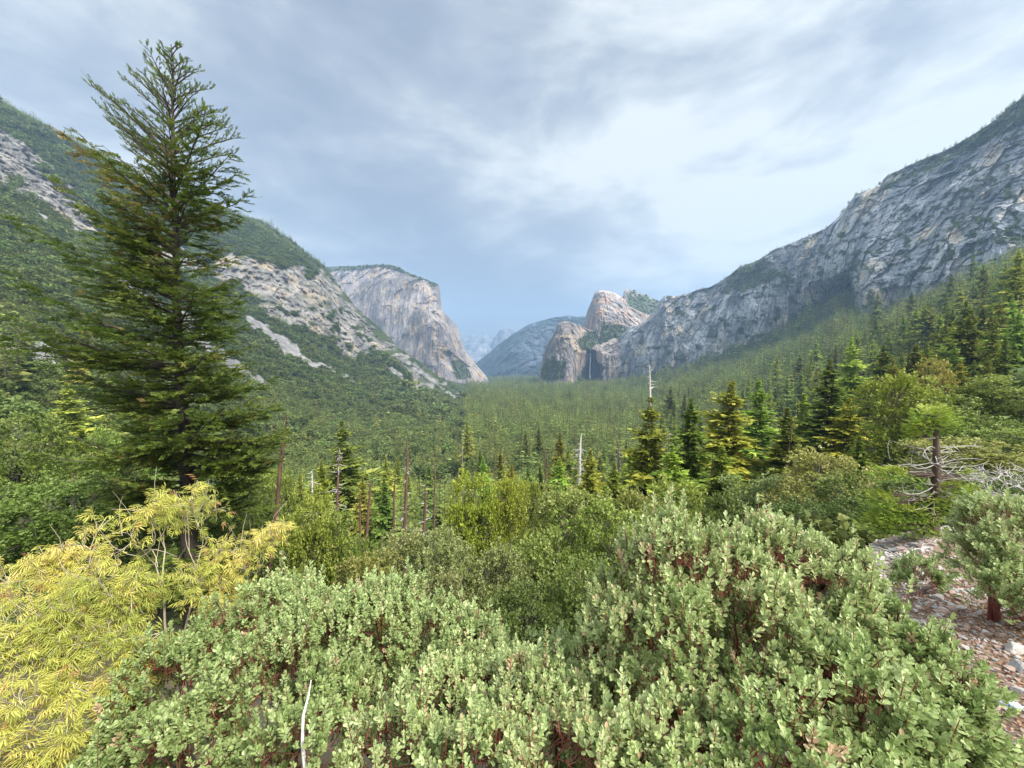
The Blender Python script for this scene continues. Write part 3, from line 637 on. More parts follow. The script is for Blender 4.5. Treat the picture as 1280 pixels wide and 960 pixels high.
def trunk_mesh(name, H, r0, r1=.03, sides=7, lean=.0, branches=0, bz=(.1, .9), bl=.08, segs=9, t=0, wig=.004, broken=False):
    tb = Tubes(); z = np.linspace(-.04, 1, segs)
    P_ = np.stack([np.cumsum(rng.normal(0, wig, segs)) * H + lean * z * H, np.cumsum(rng.normal(0, wig, segs)) * H, z * H], -1)
    rr = lerp(r0, r1, np.clip(z, 0, 1) ** .9); rr[0] *= 1.5
    tb.add(P_, rr, sides)
    for k in range(branches):
        s = rng.uniform(*bz); p = np.array([np.interp(s, z, P_[:, j]) for j in range(3)])
        a = rng.uniform(0, 2 * math.pi); l = H * bl * rng.uniform(.3, 1.2) * (1.3 - s)
        e = p + np.array([math.cos(a) * l, math.sin(a) * l, l * rng.uniform(-.35, .25)])
        rb = max(lerp(r0, r1, s) * .28, .012)
        c_ = curve(p, e, 5, .06, .05); tb.add(c_, np.linspace(rb, rb * .3, 5), 4)
        for q in range(rng.integers(0, 4)):
            i = rng.integers(1, 4); d = (e - p) / l; d = d + rng.normal(0, .7, 3); tb.add(curve(c_[i], c_[i] + d * l * .3, 3, .05), [rb * .45, rb * .3, rb * .12], 3)
    return tb.mesh(name)

UNL = bpy.data.collections.new('tree_kinds')                                        # the small far kinds, not linked to the scene
def far_kind(coll, crown, tube_args, mats):
    V, T, Fs, mi, n = [], [], {}, {}, 0
    for f4 in crown.F[4]: pass
    me = crown.mesh('far_tree'); tr = trunk_mesh('t', *tube_args)
    cv = np.concatenate(crown.V); tv = np.empty(len(tr.vertices) * 3); tr.vertices.foreach_get('co', tv); tv = tv.reshape(-1, 3)
    cf = np.concatenate(crown.F[4]); tf = np.array([p.vertices[:] for p in tr.polygons]) + len(cv)
    me2 = mesh_np('far_tree', np.concatenate([cv, tv]), [np.concatenate([cf, tf])], {'t': np.concatenate([np.concatenate(crown.T), np.zeros(len(tv))])}, matidx=[0] * len(cf) + [1] * len(tf))
    for q in mats: me2.materials.append(q)
    o = bpy.data.objects.new('far_tree', me2); coll.objects.link(o); return o
C_CON = bpy.data.collections.new('far_conifer_kinds')
for k in range(5):
    far_kind(C_CON, conifer_mesh(1, [.17, .145, .20, .135, .165][k], 130, 1, 1, .06, .28), (1, .012, .002, 4), [M_CONIFER, M_BARK])
def bush_leaves(n, lobes, tuft=.16, flat=1.0, shell=(.72, 1.02), seed=0, tvar=.2, wid=.8, bias=.0, lk=.22, hole=-9):
    """Leaf tufts spread through the outer shells of lobes [(x, y, z, r)]."""
    lobes = np.array(lobes, float); w = lobes[:, 3] ** 2; k = rng.choice(len(lobes), n, p=w / w.sum())
    d = rng.normal(0, 1, (n, 3)); d[:, 2] += .35; d /= np.linalg.norm(d, axis=1, keepdims=True)
    c = lobes[k, :3]; r = lobes[k, 3]
    lump = 1 + lk * fbm(c + d * r[:, None], 3.2 / lobes[:, 3].mean(), 3, 900 + seed)
    rr = rng.uniform(*shell, n) * lump
    p = c + d * (r * rr)[:, None] * np.array([1, 1, flat])
    inn = (np.linalg.norm((p[:, None] - lobes[None, :, :3]) / np.array([1, 1, flat]), axis=2) / lobes[None, :, 3]).min(1)
    kp = (inn > .55) & (fbm(p, 9.0, 2, 950 + seed) > hole); p, d, r = p[kp], d[kp], r[kp]
    return p, d
def tuft_leaves(lv, p, d, size, nl=5, wid=.42, spread=.8, tv=.22, tb=.5, up=.3, zgrad=.0):
    """nl kite leaves at every point, fanning round its direction."""
    N = len(p)
    base_t = tb + rng.normal(0, tv, N) + zgrad * (p[:, 2] - p[:, 2].mean()) / (np.ptp(p[:, 2]) + 1e-6)
    for q in range(nl):
        dd = d + rng.normal(0, spread, (N, 3)); dd[:, 2] += up
        off = rng.normal(0, size * .45, (N, 3))
        lv.add(KITE * [wid / .42, 1, 1], KF, aim(dd, .8), p + off, size * rng.uniform(.6, 1.25, N), np.clip(base_t + rng.normal(0, .12, N), 0, 1))
C_BR = bpy.data.collections.new('far_brush_kinds')
for k in range(4):
    lob = [(rng.normal(0, .32), rng.normal(0, .32), .25 + rng.uniform(0, .22), rng.uniform(.28, .48)) for _ in range(6)]
    lv = Leaves(); p, d = bush_leaves(230, lob, seed=k); tuft_leaves(lv, p, d, .19, 2, .62, .6, .2, .45)
    far_kind(C_BR, lv, (.5, .03, .01, 4), [M_BRUSH, M_BARKG])

def gn_scatter(name, pts, scl, pick, coll, label, cat):
    me = bpy.data.meshes.new(name); me.vertices.add(len(pts)); me.vertices.foreach_set('co', np.ascontiguousarray(pts, np.float32).ravel())
    for nm, v in (('sx', scl[:, 0]), ('sz', scl[:, 1]), ('rz', rng.uniform(0, 6.28, len(pts)))):
        a = me.attributes.new(nm, 'FLOAT', 'POINT'); a.data.foreach_set('value', np.ascontiguousarray(v, np.float32))
    a = me.attributes.new('pick', 'INT', 'POINT'); a.data.foreach_set('value', np.ascontiguousarray(pick, np.int32))
    o = link(name, me)
    g = bpy.data.node_groups.new(name, 'GeometryNodeTree')
    g.interface.new_socket('Geometry', in_out='INPUT', socket_type='NodeSocketGeometry'); g.interface.new_socket('Geometry', in_out='OUTPUT', socket_type='NodeSocketGeometry')
    N, K = g.nodes, g.links
    gi, go = N.new('NodeGroupInput'), N.new('NodeGroupOutput')
    ip = N.new('GeometryNodeInstanceOnPoints'); ci = N.new('GeometryNodeCollectionInfo')
    ci.inputs['Collection'].default_value = coll; ci.inputs['Separate Children'].default_value = True; ci.inputs['Reset Children'].default_value = True
    def na(nm, tp='FLOAT'):
        x = N.new('GeometryNodeInputNamedAttribute'); x.data_type = tp; x.inputs['Name'].default_value = nm
        return [q for q in x.outputs if q.enabled][0]
    cs, cr = N.new('ShaderNodeCombineXYZ'), N.new('ShaderNodeCombineXYZ')
    sx = na('sx'); K.new(sx, cs.inputs[0]); K.new(sx, cs.inputs[1]); K.new(na('sz'), cs.inputs[2]); K.new(na('rz'), cr.inputs[2])
    K.new(gi.outputs[0], ip.inputs['Points']); K.new(ci.outputs[0], ip.inputs['Instance']); ip.inputs['Pick Instance'].default_value = True
    K.new(na('pick', 'INT'), ip.inputs['Instance Index']); K.new(cr.outputs[0], ip.inputs['Rotation']); K.new(cs.outputs[0], ip.inputs['Scale'])
    K.new(ip.outputs[0], go.inputs[0])
    md = o.modifiers.new('scatter', 'NODES'); md.node_group = g
    return tag(o, label, cat, kind='stuff')

# ------------------------------------------------------------------ where the forest and the brush stand
def cells(Y0, Y1, sp, pxr=(-140, 1420)):
    u0, u1 = (pxr[0] - 640) / F, (pxr[1] - 640) / F
    xs = np.arange(u0 * Y1, u1 * Y1, sp); ys = np.arange(Y0, Y1, sp)
    gx, gy = np.meshgrid(xs, ys); gx = gx + rng.uniform(-.48, .48, gx.shape) * sp; gy = gy + rng.uniform(-.48, .48, gy.shape) * sp
    gx, gy = gx.ravel(), gy.ravel(); u = gx / gy; k = (u > u0) & (u < u1) & (gy > Y0)
    return gx[k], gy[k]
def ground_pts(Y0, Y1, sp):
    x, y = cells(Y0, Y1, sp); z, s, rk, scr = ground_at(x / y, y)
    p = np.stack([x, y, z], -1); qx, qy = proj(p); return p, qx, qy, s, rk, scr
CP, CH, BP, BS = [], [], [], []
for Y0, Y1, sp, hh in ((95, 450, 8.5, 25), (450, 1000, 11.0, 33), (1000, 1900, 15.5, 35), (1900, 3400, 22, 36), (3400, 8500, 46, 36)):
    p, qx, qy, s, rk, scr = ground_pts(Y0, Y1, sp)
    # conifers: the floor and the right hand slope; thinning out westwards over the brush of the left slope
    left = sst(qx + .25 * (qy - 480), 450, 290)
    w = 1 - left * .86
    w = np.where((qx < 330) & (qy < 470) & (s > 8), .02, w)
    leftS = (qx < 583) & (s > 8.0)
    cn = fbm(p, 1 / 70, 3, 801)
    w = np.where(leftS, sst(qy, 470, 500) * .65 * sst(cn, -.3, .3) + .03, w)
    crest = leftS & (s > 11.75) & (qx < 440)
    w = np.where(crest, np.where(qx < 190, 1.0, .8), w)
    w = np.where(crest & (qx > 400), .35, w)
    w = np.where((p[:, 1] < 450) & (qx < 600), w * .55, w)
    w = np.where((p[:, 1] < 450) & (qx > 1050), .75, w)
    w = np.where((qx > 820) & (s > 7), w * .62, w)
    w = w * (rk < .3) * (scr < .2)
    k = rng.random(len(w)) < w
    # behind the cliffs nothing is seen
    k &= ~((qx > 780) & (s > 11.3) & ~((qx > 985) & (qx < 1075) & (s < 11.9)))
    pk = p[k]; h = hh * rng.lognormal(0, .26, len(pk)) * np.where(leftS[k], .62, 1) * np.where(crest[k], 1.15, 1)
    h = h * np.where((qx[k] > 820) & (s[k] > 7), 1.32, 1)
    CP.append(pk); CH.append(h)
    if Y0 < 1900:
        bsp = {95: 5.6, 450: 7.2, 1000: 10.5}[Y0]
        p, qx, qy, s, rk, scr = ground_pts(Y0, Y1, bsp)
        left = sst(qx + .25 * (qy - 480), 620, 420)
        cn = fbm(p, 1 / 35, 3, 811)
        w = np.maximum(left * .93, .13) * (rk < .45) * (scr < .25) * sst(cn, -.75, -.1)
        w = np.where((s > 11.75), .3, w) * (s < 12.05)
        k = (rng.random(len(w)) < w) & ~((qx > 600) & (s > 9))
        BP.append(p[k]); BS.append(np.where(p[k][:, 1] < 450, 6.2, np.where(p[k][:, 1] < 1000, 8.0, 11.5)) * rng.lognormal(0, .33, k.sum()) * np.where(qx[k] > 480, 1.55, 1))
p, qx, qy, s, rk, scr = ground_pts(13, 95, 3.0)                                     # undergrowth of the near slope
k = (rng.random(len(p)) < .75) & ~((qx > 1030) & (p[:, 1] < 17)); BP.append(p[k]); BS.append(rng.uniform(1.6, 3.4, k.sum()) * np.interp(p[k][:, 1], [13, 95], [.7, 1.4]))
# shrubs and trees on ledges and skylines of the rock faces
def pick_grid(r, wgt, count):
    w = wgt[1:-1, 1:-1].ravel(); w = w / w.sum(); c = rng.choice(len(w), count, p=w); q = r[1:-1, 1:-1].reshape(-1, 3)[c]
    return q + rng.normal(0, 2, q.shape) * [1, 1, .3]
for r, vg, qx, qy in SCAT:
    Ym = r[..., 1].mean()
    if Ym > 5000: continue
    n_ = int(vg.size * vg.mean() * (.05 if Ym < 2500 else .035))
    q = pick_grid(r, vg, n_); BP.append(q - [0, 0, 1.5]); BS.append(rng.uniform(5, 11, n_) * Ym / 2200)
    q = pick_grid(r, vg, n_ // 3); CP.append(q - [0, 0, 3]); CH.append(rng.uniform(9, 20, n_ // 3))
for r, cnt, hh in ((wall, 150, 17), (elcap, 170, 16)):
    j = rng.choice(r.shape[1] - 12, cnt) + 5; q = r[1, j]; CP.append(q + [0, 8, -3.5]); CH.append(rng.uniform(.5, 1.2, cnt) * hh)
# the skyline trees of the left ridge
jr = np.searchsorted(sp_, 12.0); kk = np.where((PX[jr] > -120) & (PX[jr] < 440))[0]
for rep in range(5):
    j = rng.choice(kk, 130 if rep < 4 else 60); q = TER_P[jr - rep % 3, j] + rng.normal(0, 4, (len(j), 3)) * [1, 1, 0]
    CP.append(q - [0, 0, 2]); CH.append(rng.uniform(14, 27, len(j)) * np.where(PX[jr, j] > 300, .7, 1.0))
CP = np.concatenate(CP); CH = np.concatenate(CH); BP = np.concatenate(BP); BS = np.concatenate(BS)
def keep_out(P_, H_, clear):
    """Leave room round the trees that are built one by one."""
    k = np.ones(len(P_), bool)
    return k
qx, qy = proj(CP + np.stack([CH * 0, CH * 0, CH], -1)); qx0, qy0 = proj(CP)
size = CH / CP[:, 1] * ((qx > 5) & (qx < 1275) & (qy > 300)) * (CP[:, 1] > 120)
# only trees that can be seen: clear of the near slope's own trees and of the foreground bushes
size = size * (qy < np.interp(qx, [0, 100, 370, 480, 560, 700, 800, 900, 1000, 1100, 1280], [560, 590, 620, 600, 585, 585, 560, 520, 500, 470, 440]))
size *= (qx > 60)
order = np.argsort(-size); big = order[:255]; rest = np.ones(len(CP), bool); rest[big] = False
small = rest & (CP[:, 1] > 165)
# a few growths of the near slope would stand in front of the things built one by one
hide_near = (CP[:, 1] < 170) & (qy < np.interp(qx, [0, 330, 700, 900, 1050, 1280], [560, 575, 570, 520, 480, 440]))
small &= ~hide_near
gn_scatter('distant_conifers', CP[small], np.stack([CH[small] * rng.uniform(.95, 1.6, small.sum()), CH[small]], -1), rng.integers(0, 5, small.sum()), C_CON,
           'mass of small dark conifers covering the valley floor, right slope and ridges', 'forest')
qx, qy = proj(BP); sz = BS / BP[:, 1] * ((qx > 5) & (qx < 400) & (qy > 380) & (qy < 600)) * (BP[:, 1] > 95)
ob = np.argsort(-sz)[:160]; rb = np.ones(len(BP), bool); rb[ob] = False
gn_scatter('slope_brush', BP[rb] - np.array([0, 0, .4]), np.stack([BS[rb], BS[rb] * rng.uniform(.6, .95, rb.sum())], -1), rng.integers(0, 4, rb.sum()), C_BR,
           'dense green brush clothing the left hillside and rock ledges', 'brush')
print('conifers', len(CP), 'brush', len(BP))

# ------------------------------------------------------------------ conifers one by one
KINDS = []
for k in range(6):
    H = 30
    t = empty('conifer_tree', (0, 0, -500), 'x', 'tree')
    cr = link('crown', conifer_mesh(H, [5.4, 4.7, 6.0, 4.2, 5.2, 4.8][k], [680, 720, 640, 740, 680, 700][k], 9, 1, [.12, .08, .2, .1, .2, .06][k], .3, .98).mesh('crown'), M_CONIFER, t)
    tr = link('trunk', trunk_mesh('trunk', H * .95, .42, .03, 6, 0, 6, (.1, .5), .05), M_BARK, t)
    PROTO_KIDS[t.name] = [cr, tr]; KINDS.append(t)
used = set()
def plant(kind, loc, label, group, rz, sc, tint=None):
    src = KINDS[kind]
    if kind not in used:
        used.add(kind); src.location = tuple(float(v) for v in loc); src.rotation_euler = (0, 0, rz); src.scale = sc
        src['label'] = label
        if group: src['group'] = group
        t = src; kids = PROTO_KIDS[src.name]
    else:
        t = copy_thing(src, loc, label, group, rz, sc)
    return t
gq = proj(CP)[0]
for i in big:
    px_ = gq[i]; sl = CP[i, 1]
    if px_ > 900: lb, gp = 'dark green conifer in the forest on the slope below the right rock wall', 'conifers on the right slope'
    elif px_ < 480: lb, gp = 'slender conifer growing among brush at the foot of the left slope', 'conifers below the left slope'
    else: lb, gp = 'pointed green conifer among many on the valley floor', 'conifers on the valley floor'
    s = CH[i] / 30
    tq = plant(int(rng.integers(0, 6)), CP[i] - [0, 0, .8], lb, gp, rng.uniform(0, 6.28), (s * rng.uniform(.95, 1.4), s * rng.uniform(.95, 1.4), s))
    kk_ = rng.uniform(1.15, 1.75); kidc = [o for o in KIDS[tq.name] if o.name.startswith('crown')][0]; kidc.color = (kk_ * rng.uniform(.95, 1.15), kk_, kk_ * rng.uniform(.7, 1), 1)
SHR = []
for k in range(3):
    t = empty('hillside_shrub', (0, 0, -500), 'x', 'shrub')
    lob = [(rng.normal(0, .3), rng.normal(0, .3), .25 + rng.uniform(0, .25), rng.uniform(.25, .45)) for _ in range(8)]
    lv = Leaves(); p, d = bush_leaves(700, lob, seed=20 + k); tuft_leaves(lv, p, d, .10, 4, .5, .6, .2, .5)
    fo = link('foliage', lv.mesh('foliage'), M_BRUSH, t)
    tb = Tubes()
    for q in range(7):
        a = rng.uniform(0, 6.28); tb.add(curve((0, 0, -.1), (math.cos(a) * .3, math.sin(a) * .3, .45), 4, .1), [.03, .025, .018, .01], 4)
    st = link('stems', tb.mesh('stems'), M_BARKG, t); PROTO_KIDS[t.name] = [fo, st]; SHR.append(t)
for n_, i in enumerate(ob):
    k = n_ % 3; s = BS[i]; sc_ = (s, s * rng.uniform(.8, 1.2), s * rng.uniform(.7, .95)); lb = 'rounded green shrub among many on the lower left hillside'; gp = 'shrubs on the lower left hillside'
    if n_ < 3:
        t = SHR[k]; t.location = tuple(BP[i] - [0, 0, .3]); t.scale = sc_; t['label'] = lb; t['group'] = gp
    else: copy_thing(SHR[k], BP[i] - [0, 0, .3], lb, gp, rng.uniform(0, 6.28), sc_)

# ------------------------------------------------------------------ the air of the valley
hz = bpy.data.meshes.new('haze'); x0, x1, y0, y1, z0, z1 = -11000, 11000, -300, 16500, -420, 2300
hv = [(x, y, z) for z in (z0, z1) for y in (y0, y1) for x in (x0, x1)]
hz.from_pydata(hv, [], [(0, 2, 3, 1), (4, 5, 7, 6), (0, 1, 5, 4), (2, 6, 7, 3), (0, 4, 6, 2), (1, 3, 7, 5)])
ho = link('haze', hz); mh = bpy.data.materials.new('haze'); mh.use_nodes = True; mh.node_tree.nodes.clear()
pv = mh.node_tree.nodes.new('ShaderNodeVolumePrincipled'); oo = mh.node_tree.nodes.new('ShaderNodeOutputMaterial'); mh.node_tree.links.new(pv.outputs[0], oo.inputs['Volume'])
pv.inputs['Color'].default_value = (.44, .68, 1, 1); pv.inputs['Density'].default_value = 7.8e-5; pv.inputs['Anisotropy'].default_value = .15
hz.materials.append(mh); tag(ho, 'pale blue air filling the valley', 'haze', kind='stuff')
# ------------------------------------------------------------------ branching
def grow(tb, start, d0, tips, r, rmin, sides=6, depth=0, frac=.42, bend=.05, rp=.5):
    """Stems that fork again and again until they reach every tip."""
    n = len(tips)
    if n <= 3 or depth > 12:
        for q in tips:
            tb.add(curve(start, q, 4, bend * .7, d0=d0), np.linspace(max(min(r, rmin * 2.2), rmin), rmin, 4), 3)
        return
    c = tips.mean(0); node = start + (c - start) * frac + rng.normal(0, .03, 3) * np.linalg.norm(c - start)
    d1 = node - start; l = np.linalg.norm(d1) + 1e-9
    r2 = max(r * .8, rmin)
    cu = curve(start, node, 5, bend, d0=d0); tb.add(cu, np.linspace(r, r2, 5), sides)
    de = cu[-1] - cu[-2]; de /= np.linalg.norm(de) + 1e-9
    X = tips - c; a = X[rng.integers(n)]; a = a / (np.linalg.norm(a) + 1e-9)
    for _ in range(3): a = X.T @ (X @ a); a /= np.linalg.norm(a) + 1e-9
    pr = X @ a; cut = np.quantile(pr, rng.uniform(.38, .62)); A, B = tips[pr <= cut], tips[pr > cut]
    for g in (A, B):
        if len(g): grow(tb, cu[-1], de * .8, g, max(r2 * (len(g) / n) ** rp, rmin), rmin, max(sides - 1, 3) if depth % 2 else sides, depth + 1, frac, bend, rp)

# ------------------------------------------------------------------ oaks
OAKS = []
oak_specs = [(.50, .80, 10), (.55, .78, 12), (.46, .84, 9), (.58, .75, 13), (.42, .86, 11)]
for k, (rw, top, nl_) in enumerate(oak_specs):
    t = empty('oak_tree', (0, 0, -500), 'x', 'tree')
    lob = []
    for q in range(nl_ + 7):
        a = rng.uniform(0, 6.28); hh = rng.uniform(.18, .80); rr = rw * .62 * math.sqrt(rng.random()) * (1.15 - .55 * max(hh - .45, 0) * 2)
        lob.append((math.cos(a) * rr, math.sin(a) * rr, hh, rng.uniform(.13, .23)))
    lv = Leaves(); p, d = bush_leaves(6400, lob, seed=50 + k, shell=(.5, 1.1), lk=.42, hole=-.12); tuft_leaves(lv, p, d, .019, 7, .5, .8, .2, .5, .25, .35)
    cr = link('crown', lv.mesh('crown'), M_OAK, t)
    tb = Tubes(); sel = p[rng.choice(len(p), 170)]
    grow(tb, np.array([0, 0, -.03]), np.array([0, 0, 1.]), sel, .028, .0022, 7, frac=.3, bend=.07)
    tr = link('trunk', tb.mesh('trunk'), M_BARKG, t); PROTO_KIDS[t.name] = [cr, tr]; OAKS.append(t)
used_o = set()
def oak(kind, px, py, w, Y, label, tint=(1, 1, 1), sink=.0, group=None):
    z1 = float(at(px, py, Y)[2]); x = float(at(px, py, Y)[0]); z0 = float(ground_at(x / Y, Y)[0][0])
    h = max(z1 - z0, 3.0) / .97; W_ = w / F * Y / .95
    h = min(h, W_ * 2.1)
    loc = (x, Y, z1 - h * .97)
    sc = (W_, W_, h)
    if kind not in used_o:
        used_o.add(kind); t = OAKS[kind]; t.location = loc; t.scale = sc; t['label'] = label
        kids = PROTO_KIDS[t.name]
    else:
        t = copy_thing(OAKS[kind], loc, label, group, rng.uniform(0, 6.28), sc); kids = KIDS[t.name]
    if z1 - h * .97 > z0 + .3:                                                      # a bole down to the ground
        b = link('bole', trunk_mesh('bole', (z1 - h * .97 - z0 + 1), .03 * W_ + .1, .03 * W_, 7), M_BARKG); b.parent = t
        b.matrix_parent_inverse = Matrix.LocRotScale(Vector(loc), None, Vector(sc)).inverted() if kind in used_o and t.rotation_euler.z == 0 else (Matrix.Translation(Vector(loc)) @ Matrix.Rotation(t.rotation_euler.z, 4, 'Z') @ Matrix.Diagonal((*sc, 1))).inverted()
        b.location = (x, Y, z0 - 1)
    for o in kids:
        if o.name.startswith('crown'): o.color = (*tint, 1)
    return t
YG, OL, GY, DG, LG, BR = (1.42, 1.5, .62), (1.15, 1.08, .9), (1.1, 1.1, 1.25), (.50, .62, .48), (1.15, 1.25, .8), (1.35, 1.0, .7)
for a in [
 (0, 590, 588, 92, 62, 'yellow green oak, round crowned, in the centre just left of its smaller olive twin', YG),
 (1, 637, 592, 62, 66, 'small olive yellow oak touching the right side of the round yellow green oak', (1.4, 1.35, .6)),
 (2, 706, 610, 150, 46, 'broad olive oak right of the two yellow green oaks in the centre', OL),
 (3, 770, 632, 130, 38, 'olive oak directly left of the tallest foreground manzanita shoots', LG),
 (0, 690, 664, 150, 29, 'dense green oak with clumped foliage in the centre, over the dark hollow', (.95, 1.05, .75)),
 (1, 612, 678, 120, 25, 'grey green oak behind the middle manzanita, left of the dark hollow', GY),
 (2, 560, 668, 110, 34, 'dull green oak behind the rightmost tall red snag', GY),
 (3, 500, 668, 112, 36, 'low grey green oak at the feet of the tall red snags', GY),
 (4, 432, 642, 92, 32, 'mid green oak left of the short red snag', LG),
 (0, 385, 612, 92, 31, 'light green oak directly right of the yellow leafed shrub', (1.25, 1.3, .75)),
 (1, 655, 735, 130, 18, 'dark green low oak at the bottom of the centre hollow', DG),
 (2, 742, 705, 120, 24, 'dark green oak on the right side of the centre hollow', (.7, .85, .6)),
 (3, 455, 692, 100, 22, 'olive green oak behind the peak of the left manzanita', OL),
 (4, 545, 716, 110, 19, 'grey olive oak just above the middle manzanita', GY),
 (2, 1035, 566, 150, 44, 'pale olive oak with a wide domed crown, right of centre', (1.35, 1.25, 1.15)),
 (1, 955, 590, 120, 50, 'grey olive oak left of the pale wide domed oak', GY),
 (3, 1122, 468, 112, 88, 'tall yellow green oak standing out against the right hand forest', YG),
 (4, 1198, 496, 120, 80, 'mid green oak right of the tall yellow green oak', (.95, 1.0, .7)),
 (0, 1256, 468, 110, 90, 'bright green oak at the right edge, level with the tall yellow green oak', (1.2, 1.2, .7)),
 (1, 1212, 548, 150, 46, 'olive oak behind the stunted fir with bare white limbs', OL),
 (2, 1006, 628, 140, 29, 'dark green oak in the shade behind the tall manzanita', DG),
 (3, 925, 625, 120, 33, 'dark olive oak behind the tall manzanita shoots', (.75, .85, .65)),
 (4, 1078, 598, 130, 34, 'dark green oak left of the stunted fir', (.6, .75, .5)),
 (0, 850, 596, 110, 48, 'bushy green oak at the feet of the pointed conifers right of centre', LG),
 (1, 1268, 535, 100, 50, 'green oak at the right edge above the grey leafless shrub', LG),
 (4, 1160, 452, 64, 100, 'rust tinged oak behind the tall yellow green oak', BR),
 (3, 798, 612, 90, 42, 'small green oak behind the left flank of the tall manzanita', OL),
 (2, 1060, 628, 110, 24, 'deep green oak tucked beside the rubble slope', DG),
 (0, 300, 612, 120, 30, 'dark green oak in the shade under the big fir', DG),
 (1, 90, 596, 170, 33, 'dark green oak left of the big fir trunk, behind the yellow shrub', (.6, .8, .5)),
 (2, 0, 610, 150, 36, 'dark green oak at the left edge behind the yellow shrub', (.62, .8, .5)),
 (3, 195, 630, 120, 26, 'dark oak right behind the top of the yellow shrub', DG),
 (4, 30, 520, 120, 70, 'green oak low on the left hillside at the left edge', (.75, .9, .55)),
 (0, 120, 535, 110, 66, 'green oak low on the left hillside, behind the big fir limbs', (.8, .95, .6)),
 (1, 330, 575, 80, 60, 'green oak between the big fir and the tall leaning snag', LG),
 (3, 665, 600, 60, 75, 'distant green oak behind the gap of the two yellow green oaks', LG),
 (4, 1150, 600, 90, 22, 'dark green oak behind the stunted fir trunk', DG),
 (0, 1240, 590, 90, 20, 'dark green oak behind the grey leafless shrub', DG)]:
    oak(*a)

# ------------------------------------------------------------------ the nearer conifers
def near_conifer(kind, px, py, w, Y, label, tint=(1, 1, 1)):
    p1 = at(px, py, Y); z0 = float(ground_at(p1[0] / Y, Y)[0][0]); h = p1[2] - z0
    base_w = [5.4, 4.7, 6.0, 4.2, 5.2, 4.8][kind] * 1.2
    W_ = w / F * Y / base_w
    t = plant(kind, (p1[0], Y, z0), label, None, rng.uniform(0, 6.28), (W_, W_, h / 30))
    for o in KIDS[t.name]:
        if o.name.startswith('crown'): o.color = (*tint, 1)
    return t
BRIGHT, MID, BLUE = (1.85, 1.7, 1.05), (1.6, 1.55, 1.1), (1.3, 1.5, 1.3)
for a in [
 (2, 813, 496, 66, 85, 'tall conifer with a dead bare spike for its top, right of centre', (1.8, 1.65, 1.1)),
 (1, 864, 498, 62, 78, 'bright green conifer directly right of the one with a dead spike', BRIGHT),
 (0, 915, 476, 84, 88, 'broad dark green conifer, tallest of those right of centre', (1.65, 1.6, 1.05)),
 (5, 948, 474, 58, 120, 'grey green conifer directly behind the right shoulder of the broad dark one', MID),
 (3, 985, 510, 56, 82, 'small yellowish conifer between the broad dark one and the dense pointed one', BRIGHT),
 (1, 1037, 450, 62, 118, 'dense dark pointed conifer left of the tall yellow green oak', (1.45, 1.55, 1.05)),
 (4, 1062, 498, 48, 110, 'yellow green conifer beside the left foot of the tall yellow green oak', BRIGHT),
 (3, 1075, 545, 26, 72, 'tiny bright conifer poking out above the pale domed oak', BRIGHT),
 (0, 890, 528, 56, 95, 'dark conifer filling the gap left of the broad dark one', MID),
 (2, 840, 556, 60, 62, 'lower bright conifer in front of the pair of tall ones', BRIGHT),
 (5, 738, 562, 50, 84, 'thin olive conifer right of the dead spiky top in the centre', MID),
 (4, 768, 578, 46, 76, 'ragged olive conifer left of the conifer with a dead spike', MID),
 (3, 902, 558, 66, 56, 'bushy low conifer right in front of the broad dark one', BRIGHT),
 (1, 700, 572, 36, 110, 'narrow conifer behind the broad olive oak in the centre', MID),
 (5, 1145, 432, 52, 150, 'dark conifer peering over the tall yellow green oak', MID),
 (0, 1255, 412, 56, 170, 'dark conifer high on the right slope at the right edge', MID),
 (2, 1205, 408, 54, 190, 'dark conifer high on the right slope, left of the edge one', (1.4, 1.5, 1.0)),
 (4, 1105, 432, 44, 185, 'small dark conifer behind the left side of the tall yellow green oak', MID),
 (1, 790, 560, 44, 110, 'slim green conifer behind the ragged olive one', MID),
 (3, 1005, 492, 44, 130, 'slim conifer behind the small yellowish one', MID),
 (5, 480, 598, 30, 120, 'small conifer between the red snags', (1.0, 1.0, .9)),
 (1, 402, 575, 34, 95, 'small bright conifer right of the tall leaning snag', BRIGHT)]:
    near_conifer(*a)

